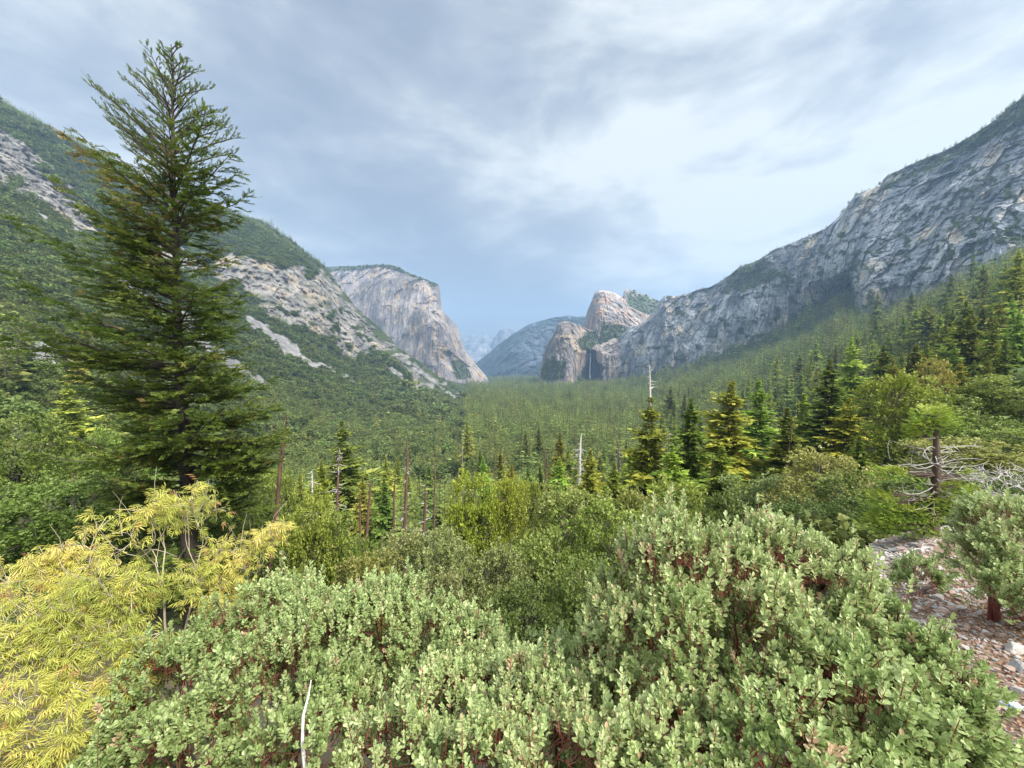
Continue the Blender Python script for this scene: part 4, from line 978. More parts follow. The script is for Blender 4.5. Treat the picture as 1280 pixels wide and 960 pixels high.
# ------------------------------------------------------------------ snags
def snag(px1, py1, px0, Y, wpx, label, mat, branches, bl=.07, white=0, broken=True):
    top = at(px1, py1, Y); b = at(px0, 660, Y); u = b[0] / b[1]; z0 = float(ground_at(u, Y)[0][0])
    f = (top[2] - z0) / (top[2] - b[2]) if abs(top[2] - b[2]) > .1 else 1
    base = np.array([top[0] + (b[0] - top[0]) * f, Y, z0]); H = top[2] - z0; lean = (top[0] - base[0])
    t = empty('dead_tree', base, label, 'dead tree')
    r = wpx / 2 / F * Y
    seg = 11; zz = np.linspace(-.02, 1, seg)
    P_ = np.stack([lean * zz + np.cumsum(rng.normal(0, .0035, seg)) * H * .5, np.cumsum(rng.normal(0, .003, seg)) * H, zz * H], -1); P_[-1, 0] = lean
    tb = Tubes(); rr = r * lerp(1.15, .5, np.clip(zz, 0, 1)); rr[-1] *= .35; tb.add(P_, rr, 7)
    tw = Tubes() if white else tb
    for k in range(branches):
        s = rng.uniform(.45, .99); p = np.array([np.interp(s, zz, P_[:, j]) for j in range(3)]); a = rng.uniform(0, 6.28)
        l = H * bl * rng.uniform(.25, 1.1) * (1.45 - s); e = p + [math.cos(a) * l, math.sin(a) * l * .8, l * rng.uniform(-.55, .15)]
        c_ = curve(p, e, 5, .07); rb = r * .16 + .012; tw.add(c_, np.linspace(rb, rb * .3, 5), 4)
        for q in range(rng.integers(0, 4)):
            i = rng.integers(1, 5); tw.add(curve(c_[i], c_[i] + (e - p) * .3 + rng.normal(0, .2, 3) * l * .5, 3, .05), [rb * .5, rb * .35, rb * .15], 3)
    link('trunk', tb.mesh('trunk'), mat, t)
    if white: link('limbs', tw.mesh('limbs'), M_GREY, t)
    return t
snag(362, 520, 346, 30, 6, 'tall smooth reddish brown snag leaning right, behind the right edge of the yellow shrub', M_SNAG, 16, .05)
snag(425, 558, 422, 88, 4.2, 'grey snag bristling with thin white twigs, left of the red snags', M_SNAG, 46, .11, 1)
snag(463, 600, 459, 46, 5, 'leaning reddish snag, leftmost of those in the centre', M_SNAG, 14, .05)
snag(507, 548, 505, 56, 5.2, 'tallest straight reddish snag in the centre', M_SNAG, 26, .05, 1)
snag(532, 604, 530, 43, 5.6, 'reddish snag with pale twigs on its right side, rightmost of those in the centre', M_SNAG, 34, .08, 1)
snag(494, 596, 492, 74, 4, 'slim reddish snag close behind the tallest one', M_SNAG, 14, .05)
snag(449, 618, 449, 80, 3.5, 'thin short reddish snag behind the leaning one', M_SNAG, 8, .04)
snag(544, 575, 543, 95, 3, 'faint brown snag behind the rightmost red one', M_SNAG, 14, .05)
snag(727, 542, 724, 92, 5.5, 'bleached snag with a dense spiky top, centre right', M_GREY, 75, .10, 1)
snag(772, 556, 775, 88, 4.5, 'grey snag with drooping twigs, left of the conifer with a dead spike', M_DULL, 60, .12, 1)
snag(836, 540, 838, 95, 4, 'grey snag between the two tall conifers right of centre', M_DULL, 50, .10, 1)
snag(390, 588, 391, 92, 3.5, 'pale broken snag with drooping twigs beside the light green oak', M_GREY, 46, .12, 1)
snag(682, 556, 682, 105, 2.5, 'slender brown snag behind the broad olive oak', M_SNAG, 10, .06)
snag(577, 540, 578, 180, 1.6, 'far grey snag rising from the valley floor trees', M_DULL, 20, .06)
# the dead spike that tops the tall conifer at the right of centre
spk = [o for o in S.objects if o.get('label', '').startswith('tall conifer with a dead bare spike')][0]
p1 = at(813, 500, 85); tb = Tubes(); tp = at(812, 456, 85); tb.add(curve(p1 - [0, 0, 2], tp, 7, .004), np.linspace(.32, .06, 7), 6)
for k in range(26):
    s = rng.uniform(.25, .97); q = p1 + (tp - p1) * s; a = rng.uniform(0, 6.28); l = rng.uniform(.5, 2.2) * (1.25 - s)
    tb.add(curve(q, q + [math.cos(a) * l, math.sin(a) * l, rng.uniform(-.1, .5) * l], 4, .08), [.08, .06, .04, .02], 4)
o = link('dead_top', tb.mesh('dead_top'), M_GREY); o.parent = spk
o.matrix_parent_inverse = (Matrix.Translation(spk.location) @ Matrix.Rotation(spk.rotation_euler.z, 4, 'Z') @ Matrix.Diagonal((*spk.scale, 1))).inverted()

# ------------------------------------------------------------------ the big fir on the left
FY = 22.0
zt, zb = float(at(214, 55, FY)[2]), gz(235, FY)
t = empty('fir_tree', (float(at(236, 640, FY)[0]), FY, zb), 'huge fir on the left, dense below with a thin see-through top', 'tree')
org = np.array(t.location)
tz = np.linspace(0, 1, 26)
pyx = np.interp(np.linspace(900, 55, 26), [55, 230, 400, 600, 900], [214, 217, 221, 234, 245])
axis = np.stack([np.zeros(26), np.zeros(26), lerp(zb - .5, zt, tz)], -1)
pys = np.interp(axis[:, 2], at(np.full(60, 220.), np.linspace(55, 960, 60), FY)[::-1, 2], np.linspace(55, 960, 60)[::-1])
axis[:, 0] = at(np.interp(pys, [55, 230, 400, 600, 900], [214, 217, 221, 234, 245]), pys, FY)[:, 0]; axis[:, 1] = FY
axis += np.stack([rng.normal(0, .03, 26), rng.normal(0, .03, 26), np.zeros(26)], -1)
tb = Tubes(); hgt = axis[:, 2]; rad = np.interp(pys, [55, 120, 230, 400, 560, 800], [.02, .05, .11, .20, .31, .45]); tb.add(axis - org, rad, 9)
link('trunk', tb.mesh('trunk'), M_BARKP, t)
py_t = [40, 60, 100, 140, 175, 200, 232, 250, 300, 350, 400, 450, 500, 540, 580, 640, 760]
LL = np.array([6, 12, 42, 68, 90, 98, 96, 100, 112, 134, 154, 156, 154, 140, 118, 90, 50]); LR = np.array([6, 16, 50, 72, 88, 98, 96, 84, 72, 76, 88, 100, 124, 132, 128, 105, 60])
# a spray: twig with needles, flat comb with a little lift
spv, spf = [], []
for k in range(7):
    s = k / 7; sg = 1 if k % 2 else -1
    d = np.array([sg * .75, 1 - .2 * s, rng.normal(0, .25)]); d /= np.linalg.norm(d); l = .42 * (1 - .5 * s)
    b = np.array([0, s * .8, 0]); pn = np.cross(d, [0, 0, 1]); pn = pn / np.linalg.norm(pn) * .085
    i = len(spv); spv += [b, b + d * l * .5 + pn + [0, 0, .03], b + d * l, b + d * l * .5 - pn]; spf.append([i, i + 1, i + 2, i + 3])
i = len(spv); spv += [[-.05, 0, 0], [.05, 0, 0], [.07, .7, .02], [0, 1.1, .02]]; spf.append([i, i + 1, i + 3, i + 2])
spv, spf = np.array(spv), [np.array(spf)]
limb, twg, fol = Tubes(), Tubes(), Leaves()
SP, SDi, SS, ST = [], [], [], []
starts = np.concatenate([np.linspace(60, 232, 84), np.linspace(240, 720, 156), np.linspace(245, 640, 64)]) + rng.normal(0, 3, 304)
zpy = lambda q: float(at(220, q, FY)[2])
for bi, ps in enumerate(starts):
    upper = ps < 236
    b0 = np.array([np.interp(zpy(ps), axis[:, 2], axis[:, 0]), FY, zpy(ps)])
    az = rng.uniform(0, 2 * math.pi) if rng.random() < .45 else rng.choice([0, math.pi]) + rng.normal(0, .5)
    if bi >= 240: az = -math.pi / 2 + rng.normal(0, .55)
    cxz = math.cos(az); rise = np.interp(ps, [60, 150, 235, 245, 330, 450, 560, 700], [.95, .85, .62, .50, .34, .14, -.02, -.1]) + rng.normal(0, .07)
    if not upper and cxz < 0: rise += .10
    Lp = 80.0
    for _ in range(5): Lp = .5 * Lp + .5 * float(np.interp(ps - Lp * rise * (1.0 if upper else 1.05), py_t, LL if cxz < 0 else LR))
    Lm = Lp / F * FY * (.55 if bi >= 240 else 1)
    Lm *= rng.uniform(.70, 1.0) if rng.random() < .72 else rng.uniform(.35, .7)
    dirn = np.array([math.cos(az), math.sin(az), 0])
    nseg = 9; s = np.linspace(0, 1, nseg)
    zc_ = rise * (1.25 * s - .25 * s ** 3) if upper else rise * s * 1.3 + (-.16 * s + .26 * s ** 3) * (1 if rise < .35 else .4)
    C_ = b0[None] + dirn[None] * (Lm * s)[:, None]; C_[:, 2] += zc_ * Lm
    C_ += np.cumsum(rng.normal(0, .008, (nseg, 3)), 0) * Lm * np.array([1, 1, .7])
    r0 = .028 + .012 * Lm; limb.add(C_ - org, r0 * (1 - s * .88), 6)
    px_ = np.array([-dirn[1], dirn[0], 0]); gap = .14 if upper else .18
    nb = int(Lm * .86 / gap)
    bt = rng.normal(.58, .12) if not upper else rng.normal(.5, .1)
    if 235 < ps < 300 and rng.random() < .22: bt = .97                                # browning branches
    for j in range(nb):
        sj = .16 + .84 * (j + rng.random()) / nb; q = np.array([np.interp(sj, s, C_[:, c]) for c in range(3)]); sg = 1 if j % 2 else -1
        lb = Lm * (.40 * (1 - sj) + .10) * rng.uniform(.6, 1.25) * (1.0 if upper else 1.05)
        lb = min(lb, 2.4)
        dd = dirn * rng.uniform(.6, 1.0) + px_ * sg * rng.uniform(.5, 1.0) + [0, 0, (.75 if upper else .10) * rng.uniform(.4, 1.3) + rng.normal(0, .14)]
        dd /= np.linalg.norm(dd); e = q + dd * lb; e[2] += (.10 if upper else -.06) * lb
        cc = curve(q, e, 4, .05); twg.add(cc - org, [.012, .010, .008, .005], 3)
        ns = max(3, int(lb / (.15 if upper else .10)))
        for u_ in np.linspace(.12 if not upper else .25, 1, ns):
            g = np.array([np.interp(u_, [0, .333, .667, 1], cc[:, c]) for c in range(3)])
            ex = dd * .8 + np.cross(dd, [0, 0, 1.]) * rng.choice([-1, 1]) * rng.uniform(0, .9) * (1 if u_ < .95 else .1) + [0, 0, (.55 if upper else .06) + rng.normal(0, .18)]
            SP.append(g - org); SDi.append(ex); SS.append((.22 if upper else .40) * rng.uniform(.7, 1.25)); ST.append(np.clip(bt + rng.normal(0, .12) + .15 * (u_ - .5), 0, 1))
SP, SDi, SS, ST = map(np.array, (SP, SDi, SS, ST)); print('fir sprays', len(SP))
fol.add(spv, spf, aim(SDi, .4), SP, SS, ST)
link('limbs', limb.mesh('limbs'), M_BARKP, t); link('twigs', twg.mesh('twigs'), M_BARKP, t); link('needles', fol.mesh('needles'), M_FIR, t)
# ------------------------------------------------------------------ manzanita
def oval(w=.31, cup=.07, n=3):
    """One rounded leaf along +Y, folded a little at its midrib."""
    s = [.18, .5, .82] if n == 3 else [.5]
    ww = [w * .78, w, w * .72] if n == 3 else [w]
    v = [[0, 0, 0]] + [[ww[i], s[i], cup] for i in range(n)] + [[0, 1, -.02]] + [[-ww[i], s[i], cup] for i in range(n - 1, -1, -1)]
    return np.array(v, float), [np.array([list(range(0, n + 2)), [0] + list(range(n + 1, 2 * n + 2))])]
OV, OF = oval()
def sprig(nl, length, tilt=(25, 70), droop=0):
    """Leaves standing round the end of a shoot along +Z; unit is one leaf length."""
    V, Fs, T = [], [], []
    for k in range(nl):
        h = length * (k / nl) ** .9; a = k * 2.4 + rng.normal(0, .3); el = R(lerp(tilt[0], tilt[1], k / nl) + rng.normal(0, 9))
        d = np.array([math.cos(a) * math.cos(el), math.sin(a) * math.cos(el), math.sin(el)])
        up = np.array([-math.cos(a) * math.sin(el), -math.sin(a) * math.sin(el), math.cos(el)]) + rng.normal(0, .35, 3)
        X = np.cross(d, up); X /= np.linalg.norm(X); Mx = np.stack([X, d, np.cross(X, d)], -1)
        s = rng.uniform(.72, 1.12) * (1 - .3 * (k / nl) ** 3)
        Vk = (OV * s) @ Mx.T + [0, 0, h] + d * .14
        Fs.append(OF[0] + len(V) * len(OV) if False else OF[0] + k * len(OV)); V.append(Vk); T.append(np.full(len(OV), rng.normal(0, .13) + .10 * (k / nl)))
    return np.concatenate(V), [np.concatenate(Fs)], np.concatenate(T)
SPR = [sprig(14, 3.0) for _ in range(5)] + [sprig(10, 1.8, (15, 75)) for _ in range(3)]
MZ_DY = 20
def lobe_px(px, py, r, Y, dy=1.0):
    c = at(px, py + (MZ_DY if Y < 4 else 6), Y); return (c[0], c[1], c[2], r * .95 / F * Y)
def manzanita(lobes, base, n, leafL, label, emg=.045, up=.75, tb_=.5, shell=(.80, 1.03), nstem=5, seed=0, rad=.026, tipfrac=.34, lumpk=.42, cull=.74, brown=.011):
    t = empty('manzanita_shrub', base, label, 'shrub'); base = np.array(base, float)
    L_ = np.array(lobes, float); w = L_[:, 3] ** 2; k = rng.choice(len(L_), n, p=w / w.sum())
    d = rng.normal(0, 1, (n, 3)); d[:, 2] += .45; d /= np.linalg.norm(d, axis=1, keepdims=True)
    c, r = L_[k, :3], L_[k, 3]
    p0 = c + d * r[:, None]
    lump = 1 + lumpk * fbm(p0, 3.6, 3, 700 + seed) + .05 * rng.normal(0, 1, n)
    depth = rng.beta(4.5, 1.3, n); rr = lerp(shell[0], shell[1], depth) * lump
    p = c + d * (r * rr)[:, None]
    dist = (np.linalg.norm(p[:, None] - L_[None, :, :3], axis=2) / L_[None, :, 3]).min(1)
    kp = (dist > cull) & (p[:, 2] > base[2] + .15)
    p, d = p[kp], d[kp]; m_ = len(p)
    # shoots gather in tufts
    cell = np.round((p + .03 * rng.normal(0, 1, p.shape)) / .13).astype(int); hsh = _h(cell[:, 0], cell[:, 1], cell[:, 2], 5)
    gapn = fbm(p, 4.6, 2, 760 + seed); keep = (hsh > .25) & (gapn > -.05 - .25 * (depth[kp] > .9)); p, d, hsh = p[keep], d[keep], hsh[keep]; m_ = len(p)
    D = d * rng.uniform(.2, .8, (m_, 1)) + np.array([0, 0, up]) + rng.normal(0, .22, (m_, 3)); D /= np.linalg.norm(D, axis=1, keepdims=True)
    # some shoots rise clear of the rest
    em = np.where(rng.random(m_) < emg)[0]; ex_p, ex_d = [], []
    for q in (1, 2, 3):
        s_ = em[rng.random(len(em)) < [1, .75, .4][q - 1]]; ex_p.append(p[s_] + (D[s_] * .35 + [0, 0, .75]) * (.05 * q)); ex_d.append(D[s_] * .5 + [0, 0, .8])
    p = np.concatenate([p] + ex_p); D = np.concatenate([D] + ex_d); D /= np.linalg.norm(D, axis=1, keepdims=True); hsh = np.concatenate([hsh, rng.random(len(p) - m_) * .5 + .5]); m0_ = m_; m_ = len(p)
    M = frames(D); sc = leafL * rng.uniform(.62, 1.28, m_)
    tt = np.clip(tb_ + (hsh - .5) * .42 + rng.normal(0, .09, m_) + .10 * fbm(p, 2.2, 2, 740 + seed), 0, .93); tt = np.minimum(tt, .74); tt = np.where(rng.random(m_) < brown, 1.4, tt)
    lv = Leaves(); kind = rng.integers(0, len(SPR), m_)
    for q, (sv_, sf_, st_) in enumerate(SPR):
        s = kind == q
        if s.any(): lv.add(sv_, sf_, M[s], p[s] - base, sc[s], tt[s], st_)
    tb = Tubes()
    for i in np.where(rng.random(m_) < .8)[0]:
        b = p[i] - base; tb.add(np.array([b - D[i] * leafL * 1.8, b, b + D[i] * sc[i] * 2.1]), [.0032, .0026, .0014], 3)
    sel = rng.choice(m0_, int(m0_ * tipfrac), replace=False); tips = p[sel] - base - D[sel] * leafL * 1.6
    ang = np.arctan2(tips[:, 1] + rng.normal(0, .05, len(tips)), tips[:, 0]); 
    X = tips.copy(); lab = np.zeros(len(X), int); cen = X[rng.choice(len(X), nstem, replace=False)]
    for _ in range(6):
        lab = np.argmin(np.linalg.norm(X[:, None] - cen[None], axis=2), 1); cen = np.array([X[lab == q].mean(0) if (lab == q).any() else cen[q] for q in range(nstem)])
    for q in range(nstem):
        g = tips[lab == q]
        if len(g) < 2: continue
        st = np.array([cen[q][0] * .10, cen[q][1] * .10, 0]) + rng.normal(0, .04, 3) * [1, 1, 0]
        grow(tb, st, np.array([cen[q][0] * .4, cen[q][1] * .4, .9]) / 1.2, g, rad, .0022, 7, frac=.40, bend=.06, rp=.45)
    link('foliage', lv.mesh('foliage'), M_MANZ, t); link('stems', tb.mesh('stems'), M_RED, t)
    return t
def gbase(px, Y, dz=0): 
    u = (px - 640) / F; return (u * Y, Y, float(ground_at(u, Y)[0][0]) + dz)
# the tall one on the right and its neighbours; every lobe is (px, py, radius in px, distance)
manzanita([lobe_px(*a) for a in [(838, 712, 74, 2.35), (905, 730, 84, 2.3), (965, 715, 70, 2.45), (1025, 745, 72, 2.4), (785, 770, 62, 2.25), (865, 800, 90, 2.1), (965, 810, 95, 2.05), (1050, 815, 72, 2.2), (755, 815, 46, 2.2), (830, 672, 34, 2.4), (955, 672, 30, 2.5), (1062, 700, 30, 2.45)]],
          gbase(920, 2.35), 9600, .030, 'tallest manzanita with upright pale green shoots, right of centre', up=1.0, tb_=.58, seed=1, shell=(.55, 1.03), cull=.58)
manzanita([lobe_px(*a) for a in [(1098, 782, 54, 2.25), (1142, 838, 62, 2.05), (1055, 870, 84, 1.8), (1178, 898, 54, 1.9), (980, 915, 80, 1.6), (1110, 945, 80, 1.65), (1215, 952, 52, 1.9)]],
          gbase(1090, 1.95), 6000, .030, 'lower right manzanita with green leaves and red limbs, bordering the rubble path', up=.7, tb_=.40, seed=2, emg=.03, lumpk=.26, shell=(.6, 1.03), cull=.6)
manzanita([lobe_px(*a) for a in [(480, 785, 74, 3.3), (420, 800, 72, 3.2), (545, 800, 60, 3.2), (350, 770, 60, 3.4), (585, 830, 62, 3.0), (650, 830, 50, 2.9), (480, 755, 46, 3.45), (700, 840, 46, 2.75)]],
          gbase(500, 3.3), 10500, .031, 'middle manzanita whose pale tops peak left of the dark hollow', up=.8, tb_=.52, seed=3, shell=(.62, 1.03), cull=.62)
manzanita([lobe_px(*a) for a in [(290, 800, 66, 3.0), (220, 850, 66, 2.8), (330, 860, 76, 2.65), (170, 905, 56, 2.6), (260, 930, 76, 2.4), (410, 880, 66, 2.6), (380, 960, 80, 2.1), (130, 965, 50, 2.4)]],
          gbase(290, 2.75), 8000, .030, 'blue green manzanita at the bottom left beside the yellow shrub', up=.75, tb_=.34, seed=4, shell=(.6, 1.03), cull=.6)
manzanita([lobe_px(*a) for a in [(560, 890, 76, 2.35), (660, 905, 80, 2.1), (740, 895, 66, 2.15), (500, 950, 76, 2.0), (610, 980, 86, 1.75), (720, 985, 90, 1.6), (640, 850, 50, 2.5), (830, 950, 76, 1.65), (900, 990, 60, 1.5)]],
          gbase(650, 2.1), 7600, .028, 'silvery green manzanita along the bottom edge in the centre', up=.85, tb_=.66, seed=5, shell=(.62, 1.03), cull=.62)
manzanita([lobe_px(*a) for a in [(1264, 668, 50, 5.0), (1222, 692, 30, 5.0), (1295, 700, 60, 4.8), (1240, 730, 30, 4.7), (1272, 745, 34, 4.5), (1330, 740, 70, 4.8), (1232, 660, 24, 5.1)]],
          gbase(1262, 4.9), 5200, .040, 'grey green manzanita at the right edge across the rubble path', up=.5, tb_=.55, seed=6, lumpk=.2, shell=(.6, 1.03), cull=.6, rad=.03)
manzanita([lobe_px(*a) for a in [(1150, 718, 20, 6.2), (1172, 712, 14, 6.4), (1132, 728, 13, 6.0)]],
          gbase(1152, 6.1), 900, .036, 'small low olive green shrub in the rubble at the foot of the stunted fir', up=.5, tb_=.25, seed=7, nstem=3, rad=.01)
# two dead bleached stems in the bottom left shrub
dm = [o for o in S.objects if o.get('label', '').startswith('blue green manzanita')][0]; ob_ = np.array(dm.location)
tb = Tubes(); P_ = np.array([at(384, 985, 1.95), at(378, 930, 2.0), at(379, 895, 2.05), at(386, 868, 2.1), at(389, 850, 2.15)]) - ob_; tb.add(P_, [.012, .009, .007, .004, .002], 7)
link('dead_stem', tb.mesh('dead_stem'), M_WHITE, dm)
# a withered tan leaf cluster or two
tall = [o for o in S.objects if o.get('label', '').startswith('tallest manzanita')][0]; tob = np.array(tall.location)

# ------------------------------------------------------------------ yellow shrub
def compound():
    """Drooping leaf of paired narrow leaflets along +Y."""
    V, Fs = [], []; k = 0
    lf = np.array([[0, 0, 0], [.062, .35, .02], [.05, .7, .01], [0, 1, -.05], [-.05, .7, .01], [-.062, .35, .02]])
    ff = np.array([[0, 1, 2, 3], [0, 3, 4, 5]])
    for j in range(4):
        y = .28 + .19 * j; zz = -.12 * (y ** 2) * 2.0
        for sg in ((-1, 1) if j < 3 else (0,)):
            a = sg * R(62 - 9 * j + rng.normal(0, 8)); dr = R(-38 + rng.normal(0, 10) - 10 * j)
            d = np.array([math.sin(a) * math.cos(dr), math.cos(a) * math.cos(dr), math.sin(dr)]); X = np.cross(d, [0, 0, 1.]); X /= np.linalg.norm(X)
            Mx = np.stack([X, d, np.cross(X, d)], -1); s = rng.uniform(.52, .68) * (1.12 if sg == 0 else 1)
            V.append((lf * s) @ Mx.T + [0, y, zz]); Fs.append(ff + k * 6); k += 1
    i = k * 6; V.append(np.array([[-.008, 0, 0], [.008, 0, 0], [.006, .9, -.2], [-.006, .9, -.2]])); 
    Fs4 = np.concatenate(Fs + [np.array([[i, i + 1, i + 2, i + 3]])])
    return np.concatenate(V), [Fs4]
CPD = [compound() for _ in range(5)]
MZ_DY = 4; yb = np.array(gbase(225, 3.5, .0)); ty = empty('yellow_shrub', yb, 'yellow leafed shrub with pale bare looking branches at the lower left', 'shrub')
YL = np.array([lobe_px(*a) for a in [(178, 640, 42, 3.4), (245, 638, 46, 3.45), (205, 608, 22, 3.4), (110, 680, 50, 3.3), (320, 680, 34, 3.6), (352, 692, 26, 3.7), (345, 655, 18, 3.7), (52, 712, 44, 3.1), (130, 745, 62, 3.0), (70, 780, 56, 2.9), (200, 745, 52, 3.2), (262, 700, 42, 3.5), (20, 800, 50, 2.7), (120, 820, 62, 2.7), (40, 860, 60, 2.5), (110, 885, 46, 2.5), (190, 815, 40, 2.9), (12, 930, 50, 2.3), (70, 920, 34, 2.4), (285, 745, 30, 3.5), (-30, 730, 50, 3.0), (-50, 850, 70, 2.6)]])
n = 4300; w = YL[:, 3] ** 2; k = rng.choice(len(YL), n, p=w / w.sum()); d = rng.normal(0, 1, (n, 3)); d[:, 2] += .5; d /= np.linalg.norm(d, axis=1, keepdims=True)
p = YL[k, :3] + d * (YL[k, 3] * rng.uniform(.45, 1.08, n))[:, None]
# leaves sit in rosettes at twig ends
nt = 1700; ki = rng.choice(len(YL), nt, p=w / w.sum()); dt_ = rng.normal(0, 1, (nt, 3)); dt_[:, 2] += .35; dt_ /= np.linalg.norm(dt_, axis=1, keepdims=True)
tipp = YL[ki, :3] + dt_ * (YL[ki, 3] * rng.uniform(.35, 1.05, nt))[:, None]
gap = fbm(tipp, 3.2, 2, 61); tipp, dt_ = tipp[gap > .0], dt_[gap > .0]; nt = len(tipp)
lv = Leaves(); tt0 = np.clip(.42 + .5 * fbm(tipp, 2.2, 3, 66) + rng.normal(0, .1, nt), 0, .92)
tp_dir = (tipp - yb); tp_dir /= np.linalg.norm(tp_dir, axis=1, keepdims=True)
for q in range(5):
    dd = tp_dir * .3 + rng.normal(0, .7, (nt, 3)); dd[:, 2] = dd[:, 2] * .8 + .1; dd /= np.linalg.norm(dd, axis=1, keepdims=True)
    sel = rng.random(nt) < .93; cv_, cf_ = CPD[q % 5]
    tq = np.clip(tt0[sel] + rng.normal(0, .1, sel.sum()), 0, 1); tq = np.where(rng.random(sel.sum()) < .035, 1.0, tq)
    lv.add(cv_, cf_, aim(dd[sel], .4), (tipp - yb)[sel] - tp_dir[sel] * rng.uniform(0, .10, (sel.sum(), 1)), 0.078 * rng.uniform(.65, 1.3, sel.sum()), tq)
tb = Tubes(); tips = tipp - yb
lab = np.zeros(nt, int); ns = 9; cen = tips[rng.choice(nt, ns, replace=False)]
for _ in range(6):
    lab = np.argmin(np.linalg.norm(tips[:, None] - cen[None], axis=2), 1); cen = np.array([tips[lab == q].mean(0) if (lab == q).any() else cen[q] for q in range(ns)])
for q in range(ns):
    g = tips[lab == q]
    if len(g) > 1: grow(tb, np.array([cen[q][0] * .06, cen[q][1] * .06, 0]), np.array([cen[q][0] * .4, cen[q][1] * .4, .7]), g, .017, .0028, 7, frac=.46, bend=.05, rp=.42)
for q in range(60):
    i = rng.integers(nt); tb.add(curve(tips[i] - tp_dir[i] * .2, tips[i] + (tp_dir[i] + rng.normal(0, .5, 3)) * .16, 4, .1), [.004, .003, .002, .0012], 3)
link('foliage', lv.mesh('foliage'), M_YEL, ty).color = (1.18, 1.13, 1.25, 1); link('stems', tb.mesh('stems'), M_PALE, ty)

# ------------------------------------------------------------------ stunted fir with bare limbs
SY = 11.0; sb = np.array(gbase(1160, SY)); ts = empty('stunted_fir', sb, 'stunted fir with bare white limbs at the top of the rubble path', 'tree')
zt = float(at(1167, 512, SY)[2]); H = zt - sb[2]; tb = Tubes(); xx = [(1160, 690, .25), (1164, 665, .19), (1169, 620, .135), (1171, 580, .11), (1170, 545, .075), (1167, 515, .02)]
P_ = np.array([at(a, b, SY) for a, b, _ in xx]) - sb; P_ = np.concatenate([[[P_[0][0] - .05, 0, -.3]], P_]); rr = [.3] + [c * .85 for *_, c in xx]
ax_ = P_; tb.add(P_, rr, 10); link('trunk', tb.mesh('trunk'), M_BARK, ts)
tw = Tubes()
for k in range(72):
    py_ = rng.uniform(545, 672); p0 = at(1169, py_, SY) - sb; a = rng.choice([0, math.pi]) + rng.normal(0, .75); l = rng.uniform(.35, 1.15) * (1 if 560 < py_ < 625 else .7)
    e = p0 + [math.cos(a) * l, math.sin(a) * l, l * rng.uniform(-.35, .3)]; c_ = curve(p0, e, 6, .05, rng.uniform(-.12, .12)); tw.add(c_, np.linspace(.012, .004, 6), 5)
    for q in range(rng.integers(1, 5)):
        i = rng.integers(2, 6); tw.add(curve(c_[i], c_[i] + (e - p0) * .25 + rng.normal(0, .22, 3) * l, 4, .08), [.008, .006, .004, .003], 3)
tw.add(curve(p0 * 0 + (at(1176, 612, SY) - sb), at(1186, 650, SY) - sb, 5, .1) + [0, -.2, 0], [.03, .028, .02, .015, .01], 5)
link('bare_limbs', tw.mesh('bare_limbs'), M_GREY, ts)
fl_ = Leaves(); sprays = []; tg = Tubes()
for (px, py, rx, ry, n_) in [(1167, 520, 22, 14, 420), (1180, 532, 16, 9, 160), (1150, 534, 16, 10, 180), (1140, 545, 10, 6, 60), (1115, 592, 22, 11, 260), (1102, 622, 22, 10, 230), (1130, 640, 46, 17, 900), (1100, 655, 30, 12, 420), (1188, 610, 32, 10, 420), (1205, 630, 24, 12, 330), (1215, 595, 12, 7, 110), (1168, 625, 28, 11, 330), (1150, 665, 34, 10, 380)]:
    c = at(px, py, SY) - sb; r_ = np.array([rx, rx * .9, ry]) / F * SY
    d = rng.normal(0, 1, (n_, 3)); d /= np.linalg.norm(d, axis=1, keepdims=True); q = c + d * r_ * rng.uniform(.3, 1.05, (n_, 1)); out_ = (q - [0, 0, 0]); out_[:, 2] = 0; out_ /= np.linalg.norm(out_, axis=1, keepdims=True) + 1e-6
    dd = out_ * .8 + d * .5 + rng.normal(0, .25, (n_, 3)); dd[:, 2] += .25
    t_ = np.clip(.66 + .25 * d[:, 2] + rng.normal(0, .12, n_), 0, .88); fl_.add(spv, spf, aim(dd, .4), q, .14 * rng.uniform(.7, 1.25, n_), t_)
    j = int(np.argmin(np.abs(ax_[:, 2] - c[2]))); g0 = ax_[j]
    for i in rng.choice(n_, 14): tg.add(curve(np.array([g0[0], g0[1], min(c[2] - .05, ax_[-1][2])]), q[i], 4, .06), [.02, .014, .009, .004], 4)
link('needles', fl_.mesh('needles'), M_FIR, ts).color = (1.9, 1.9, 1.5, 1); link('limbs', tg.mesh('limbs'), M_BARK, ts)

